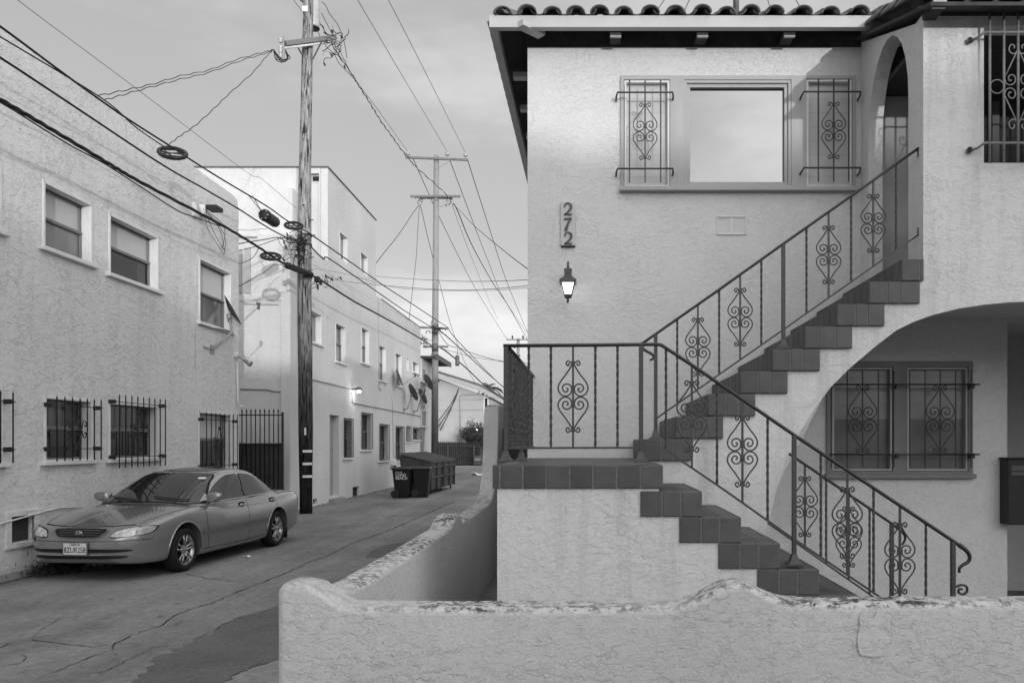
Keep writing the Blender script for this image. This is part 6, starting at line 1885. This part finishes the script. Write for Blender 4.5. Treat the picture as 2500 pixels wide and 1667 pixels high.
for s_ in (1, -1):
    door_f = [(-.66, .898), (-1.10, .905), (-1.60, .912), (-1.66, 1.05), (-1.73, 1.235), (-1.60, 1.245), (-1.42, 1.232), (-1.20, 1.165), (-.98, 1.07), (-.80, .975)]
    door_r = [(-1.70, .914), (-2.2, .92), (-2.74, .935), (-2.70, .985), (-2.58, 1.06), (-2.42, 1.145), (-2.25, 1.20), (-2.05, 1.238), (-1.82, 1.247), (-1.77, 1.15)]
    for poly in (door_f, door_r):
        c_ = V((sum(p[0] for p in poly) / len(poly), sum(p[1] for p in poly) / len(poly), 0))
        big = [((p[0] - c_.x) * 1.04 + c_.x, max(.892, (p[1] - c_.y) * 1.07 + c_.y)) for p in poly]
        patch('window_seal', big, 'side', M['seam'], .0035, side=s_, smooth_n=3)
        patch('side_window', poly, 'side', M['car_glass'], .008, side=s_, smooth_n=3)
    strip('belt_trim', [(-.66, .893), (-1.6, .903), (-2.74, .924)], 'side', .010, M['chrome'], s_, .010)
    strip('door_seam', [(-.52, .87), (-.50, .7), (-.52, .5), (-.55, .25)], 'side', .006, M['seam'], s_)
    strip('door_seam', [(-1.66, .90), (-1.68, .7), (-1.69, .45), (-1.68, .25)], 'side', .006, M['seam'], s_)
    strip('door_seam', [(-2.60, .92), (-2.66, .80), (-2.60, .66), (-2.42, .60), (-2.30, .45), (-2.26, .28)], 'side', .006, M['seam'], s_)
    strip('sill_seam', [(-.42, .255), (-1.3, .245), (-2.24, .255)], 'side', .008, M['seam'], s_)
    strip('side_moulding', [(-.40, .475), (-1.3, .478), (-2.28, .49)], 'side', .045, M['trim'], s_, .012)
    strip('bumper_seam', [(-3.05, .58), (-3.4, .60), (-3.66, .62)], 'side', .010, M['chrome'], s_, .004)
    # handles
    for u in (-1.50, -2.50):
        h = BV.ray_cast(LC(u, s_ * 2, .80), V((-s_, 0, 0)))[0]
        patch('door_handle_recess', [(u - .09, .775), (u + .08, .775), (u + .08, .835), (u - .09, .835)], 'side', M['seam'], .003, side=s_, smooth_n=2)
        mb = MB(); mb.tube([h + V((s_ * .012, -.07, .0)), h + V((s_ * .028, -.03, .003)), h + V((s_ * .028, .05, .003)), h + V((s_ * .012, .08, 0))], .013, 8); mb.build('door_handle', M['chrome'], car)
    # wheel arch lip
    for u in (0, -2.67):
        mb = MB(); pts = []
        for k in range(19):
            q_ = math.pi * (-.02 + 1.04 * k / 18)
            pp_ = (u + .378 * math.cos(q_), .30 + .378 * math.sin(q_))
            h = BV.ray_cast(LC(pp_[0], s_ * 2, pp_[1]), V((-s_, 0, 0)))
            if h[0] is not None and abs(h[0].x) > .6: pts.append(h[0] + V((s_ * .002, 0, 0)))
        if len(pts) > 3: mb.tube(pts, .012, 6); mb.build('wheel_arch_lip', M['car'], car)
    # mirror
    hb = BV.ray_cast(LC(-.70, s_ * 2, .93), V((-s_, 0, 0)))[0]
    mb = MB(); mb.smooth = True
    c_ = hb + V((s_ * .13, .02, .035))
    vs = []; n1, n2 = 14, 20
    for i in range(n1 + 1):
        t_ = math.pi * i / n1
        for k in range(n2):
            q_ = 2 * math.pi * k / n2
            X_, Y_, Z_ = math.cos(t_), math.sin(t_) * math.cos(q_), math.sin(t_) * math.sin(q_)
            e = lambda x: math.copysign(abs(x) ** .72, x)
            vs.append(c_ + V((s_ * e(X_) * .115, e(Y_) * .055, e(Z_) * .07 * (1.0 - .18 * X_) + .012 * X_)))
    mb.add(vs, [(i * n2 + k, i * n2 + (k + 1) % n2, (i + 1) * n2 + (k + 1) % n2, (i + 1) * n2 + k) for i in range(n1) for k in range(n2)])
    mb.smooth = False
    mb.add([hb + V((-s_ * .01, -.12, -.02)), hb + V((-s_ * .01, .05, -.02)), hb + V((s_ * .07, .03, .0)), hb + V((s_ * .07, -.03, .0)), hb + V((-s_ * .02, .03, .09)), hb + V((s_ * .05, .02, .04))], [(0, 1, 2, 3), (0, 3, 5, 4), (1, 4, 5, 2), (3, 2, 5), (0, 4, 1)])
    mb.build('door_mirror', M['car'], car)
# windscreen, sunroof
ws = [(-.735, .885), (-.40, .905), (0, .913), (.40, .905), (.735, .885), (.66, 1.02), (.565, 1.17), (.505, 1.262), (.25, 1.283), (0, 1.288), (-.25, 1.283), (-.505, 1.262), (-.565, 1.17), (-.66, 1.02)]
patch('windscreen_seal', [(a * 1.035, .888 + (b_ - .895) * 1.035) for a, b_ in ws], 'front', M['seam'], .004, 2, maxe=.05)
patch('windscreen', ws, 'front', M['car_glass'], .009, 2, maxe=.05)
patch('sunroof', [(-1.42, -.36), (-1.42, .36), (-1.95, .36), (-1.95, -.36)], 'top', M['car_glass'], .004, 2)
mb = MB()
for (a, b_) in (((.62, .875), (.10, .925)), ((-.02, .885), (-.55, .925))):
    p0 = BV.ray_cast(LC(2, a[0], a[1]), V((0, 1, 0)))[0]; p1_ = BV.ray_cast(LC(2, b_[0], b_[1]), V((0, 1, 0)))[0]
    pts = []
    for i in range(9):
        t_ = i / 8; h = BV.ray_cast(LC(2, a[0] + (b_[0] - a[0]) * t_, max(a[1], .93) + (b_[1] + .02 - a[1]) * t_ * .6), V((0, 1, 0)))[0]; pts.append(h + V((0, -.03, .015)))
    mb.tube(pts, .009, 6)
mb.build('wipers', M['black_iron'], car)
pa = patch('registration_sticker', [(.50, 1.20), (.40, 1.205), (.40, 1.225), (.50, 1.22)], 'front', M['text_white'], .012, 0)
mb = MB(); mb.tube([LC(-1.95, .0, 1.36), LC(-2.0, 0, 1.46)], .006, 6); mb.build('antenna_stub', M['seam'], car)
# interior hints behind the glass would not show: dark glass reflects the sky
# nose
BV = bvh_of(body, cabin)
strip('hood_seam', [(-.60, .705), (-.30, .69), (0, .684), (.30, .69), (.60, .705)], 'front', .008, M['seam'])
for s_ in (1, -1):
    strip('hood_seam', [(.62, s_ * .62), (.3, s_ * .70), (-.1, s_ * .745), (-.40, s_ * .77)], 'top', .007, M['seam'])
    hl = [(s_ * a, b_) for a, b_ in [(.425, .570), (.435, .60), (.475, .635), (.56, .660), (.675, .675), (.668, .63), (.655, .578), (.55, .568)]]
    hl2 = [(s_ * a, b_) for a, b_ in [(.668, .582), (.675, .63), (.686, .675), (.74, .680), (.80, .672), (.795, .635), (.775, .608), (.73, .590)]]
    hs_ = [(s_ * a, b_) for a, b_ in [(.415, .560), (.424, .602), (.468, .645), (.555, .672), (.68, .686), (.76, .690), (.812, .680), (.806, .628), (.782, .600), (.735, .582), (.64, .567), (.52, .557)]]
    patch('headlight_surround', hs_, 'front', M['seam'], .003, 3, maxe=.04)
    patch('headlight', hl, 'front', M['lens'], .008, 3, maxe=.035)
    patch('corner_lamp', hl2, 'front', M['lens2'], .008, 3, maxe=.035)
gp = [(-.33, .655), (0, .662), (.33, .655), (.30, .60), (.24, .565), (0, .558), (-.24, .565), (-.30, .60)]
patch('grille_surround', [(a * 1.07, .61 + (b_ - .61) * 1.22) for a, b_ in gp], 'front', M['car'], .010, 2, maxe=.04)
gl = patch('grille', gp, 'front', M['seam'], .014, 2, maxe=.04)
for z in (.585, .61, .635):
    lim = .27 if z > .6 else .25
    strip('grille_slat', [(-lim, z), (0, z + .002), (lim, z)], 'front', .005, M['galv_dark'], off=.019, parent=gl)
# emblem: three interlocking ovals
mb = MB(); h = BV.ray_cast(LC(2, 0, .612), V((0, 1, 0)))[0] + V((0, -.024, 0))
def oval(cx_, cz_, a, b_):
    return [h + V((cx_ + a * math.cos(k * math.pi / 12), 0, cz_ + b_ * math.sin(k * math.pi / 12))) for k in range(25)]
for o_ in (oval(0, 0, .046, .031), oval(0, .0, .017, .030), oval(0, .012, .033, .014)): mb.tube(o_, .0042, 6)
mb.build('emblem', M['chrome'], gl)
# bumper
strip('bumper_crease', [(-.80, .525), (-.45, .518), (0, .515), (.45, .518), (.80, .525)], 'front', .007, M['seam'], off=.003)
for z, hw_ in ((.398, .60), (.318, .56)):
    patch('lower_intake', [(-hw_, z + .016), (0, z + .024), (hw_, z + .016), (hw_ * .95, z - .016), (0, z - .024), (-hw_ * .95, z - .016)], 'front', M['seam'], .004, 3, maxe=.05)
strip('bumper_chrome', [(-.66, .362), (-.3, .350), (0, .347), (.3, .350), (.66, .362)], 'front', .016, M['chrome'], off=.010)
strip('bumper_lip', [(-.70, .292), (-.3, .275), (0, .270), (.3, .275), (.70, .292)], 'front', .014, M['car'], off=.008)
# number plate
mb = MB(); h = BV.ray_cast(LC(2, .0, .43), V((0, 1, 0)))[0]
pc_ = h + V((-.005, -.028, -.005))
mb.cbox((pc_.x - .165, pc_.y, pc_.z - .085), (pc_.x + .165, pc_.y + .012, pc_.z + .085), .004); fr = mb.build('plate_frame', M['galv_dark'], car)
mb = MB(); mb.box((pc_.x - .15, pc_.y - .0035, pc_.z - .070), (pc_.x + .15, pc_.y - .001, pc_.z + .072)); pl_ = mb.build('number_plate', plain('plate_white', .62, .5, .03), car)
def ptext(s_, size, x, z, wx=1., off=.004, shear=0., name='lettering'):
    cu = bpy.data.curves.new(name, 'FONT'); cu.body = s_; cu.size = size; cu.align_x = 'CENTER'; cu.extrude = .0006; cu.offset = off * .2; cu.shear = shear
    o = bpy.data.objects.new(name, cu); sc.collection.objects.link(o)
    dg = bpy.context.evaluated_depsgraph_get(); me = bpy.data.meshes.new_from_object(o.evaluated_get(dg)); bpy.data.objects.remove(o)
    for v_ in me.vertices: v_.co = V((pc_.x + x + v_.co.x * wx, pc_.y - .0045 - v_.co.z, pc_.z + z + v_.co.y))
    me.materials.clear(); me.materials.append(M['seam'])
    o = bpy.data.objects.new(name, me); sc.collection.objects.link(o); o.parent = pl_
ptext('8ZUR258', .098, .0, -.045, .74)
ptext('California', .034, .0, .045, 1., shear=.3)
# wheels
def wheel(u, side):
    c_ = LC(u, side * .765, .300)
    root = bpy.data.objects.new('wheel', None); sc.collection.objects.link(root); root.parent = car; root.location = c_
    mb = MB(); s_ = side
    mb.lathe((0, 0, 0), [(.19, -.10 * s_), (.255, -.105 * s_), (.285, -.09 * s_), (.300, -.05 * s_), (.300, .05 * s_), (.288, .088 * s_), (.262, .104 * s_), (.215, .104 * s_), (.205, .092 * s_)], 48, 'X')
    mb.build('tyre', M['tyre'], root)
    mb = MB()
    mb.lathe((0, 0, 0), [(.207, .100 * s_), (.213, .094 * s_), (.205, .084 * s_), (.190, .078 * s_), (.186, .02 * s_), (.186, -.06 * s_)], 48, 'X')
    mb.build('rim', M['alloy'], root)
    mb = MB()
    for k in range(5):
        for dq in (-.155, .155):
            q_ = math.pi / 2 + k * 2 * math.pi / 5
            a0 = V((.072 * s_, .050 * math.cos(q_ + dq * 2.0), .050 * math.sin(q_ + dq * 2.0))); a1 = V((.084 * s_, .193 * math.cos(q_ + dq * 1.25), .193 * math.sin(q_ + dq * 1.25)))
            mid = a0.lerp(a1, .5) + V((.010 * s_, 0, 0))
            mb.tube([a0, mid, a1], [.014, .0125, .0135], 6)
    mb.lathe((0, 0, 0), [(.001, .092 * s_), (.024, .090 * s_), (.030, .084 * s_), (.058, .078 * s_), (.062, .05 * s_)], 24, 'X')
    mb.build('spokes', M['alloy'], root)
    mb = MB(); mb.lathe((0, 0, 0), [(.001, .012 * s_), (.186, .012 * s_)], 32, 'X'); mb.build('brake_disc', M['seam'], root)
for u in (0, -2.67):
    for s_ in (1, -1): wheel(u, s_)
mb = MB(); mb.box((-.60, -.60, .19), (.60, 3.5, .42)); mb.build('underbody', M['seam'], car)
for u in (0, -2.67):
    mb = MB()
    for s_ in (1, -1): pass
    mb.lathe(LC(u, 0, .30), [(.36, -.70), (.36, .70)], 24, 'X', a0=0, a1=math.pi); mb.build('wheel_well', M['seam'], car)
mb = MB()
for s_ in (1,):
    h = LC(-3.05, .80, .12)
    mb.cbox((h.x - .10, h.y, .10), (h.x + .06, h.y + .012, .34), .003); mb.build('mud_flap', M['tyre'], car)
for s_ in (1, -1):
    patch('tail_light', [(-3.66, .70), (-3.66, .86), (-3.78, .85), (-3.79, .70)], 'side', M['seam'], .004, 3, side=s_)
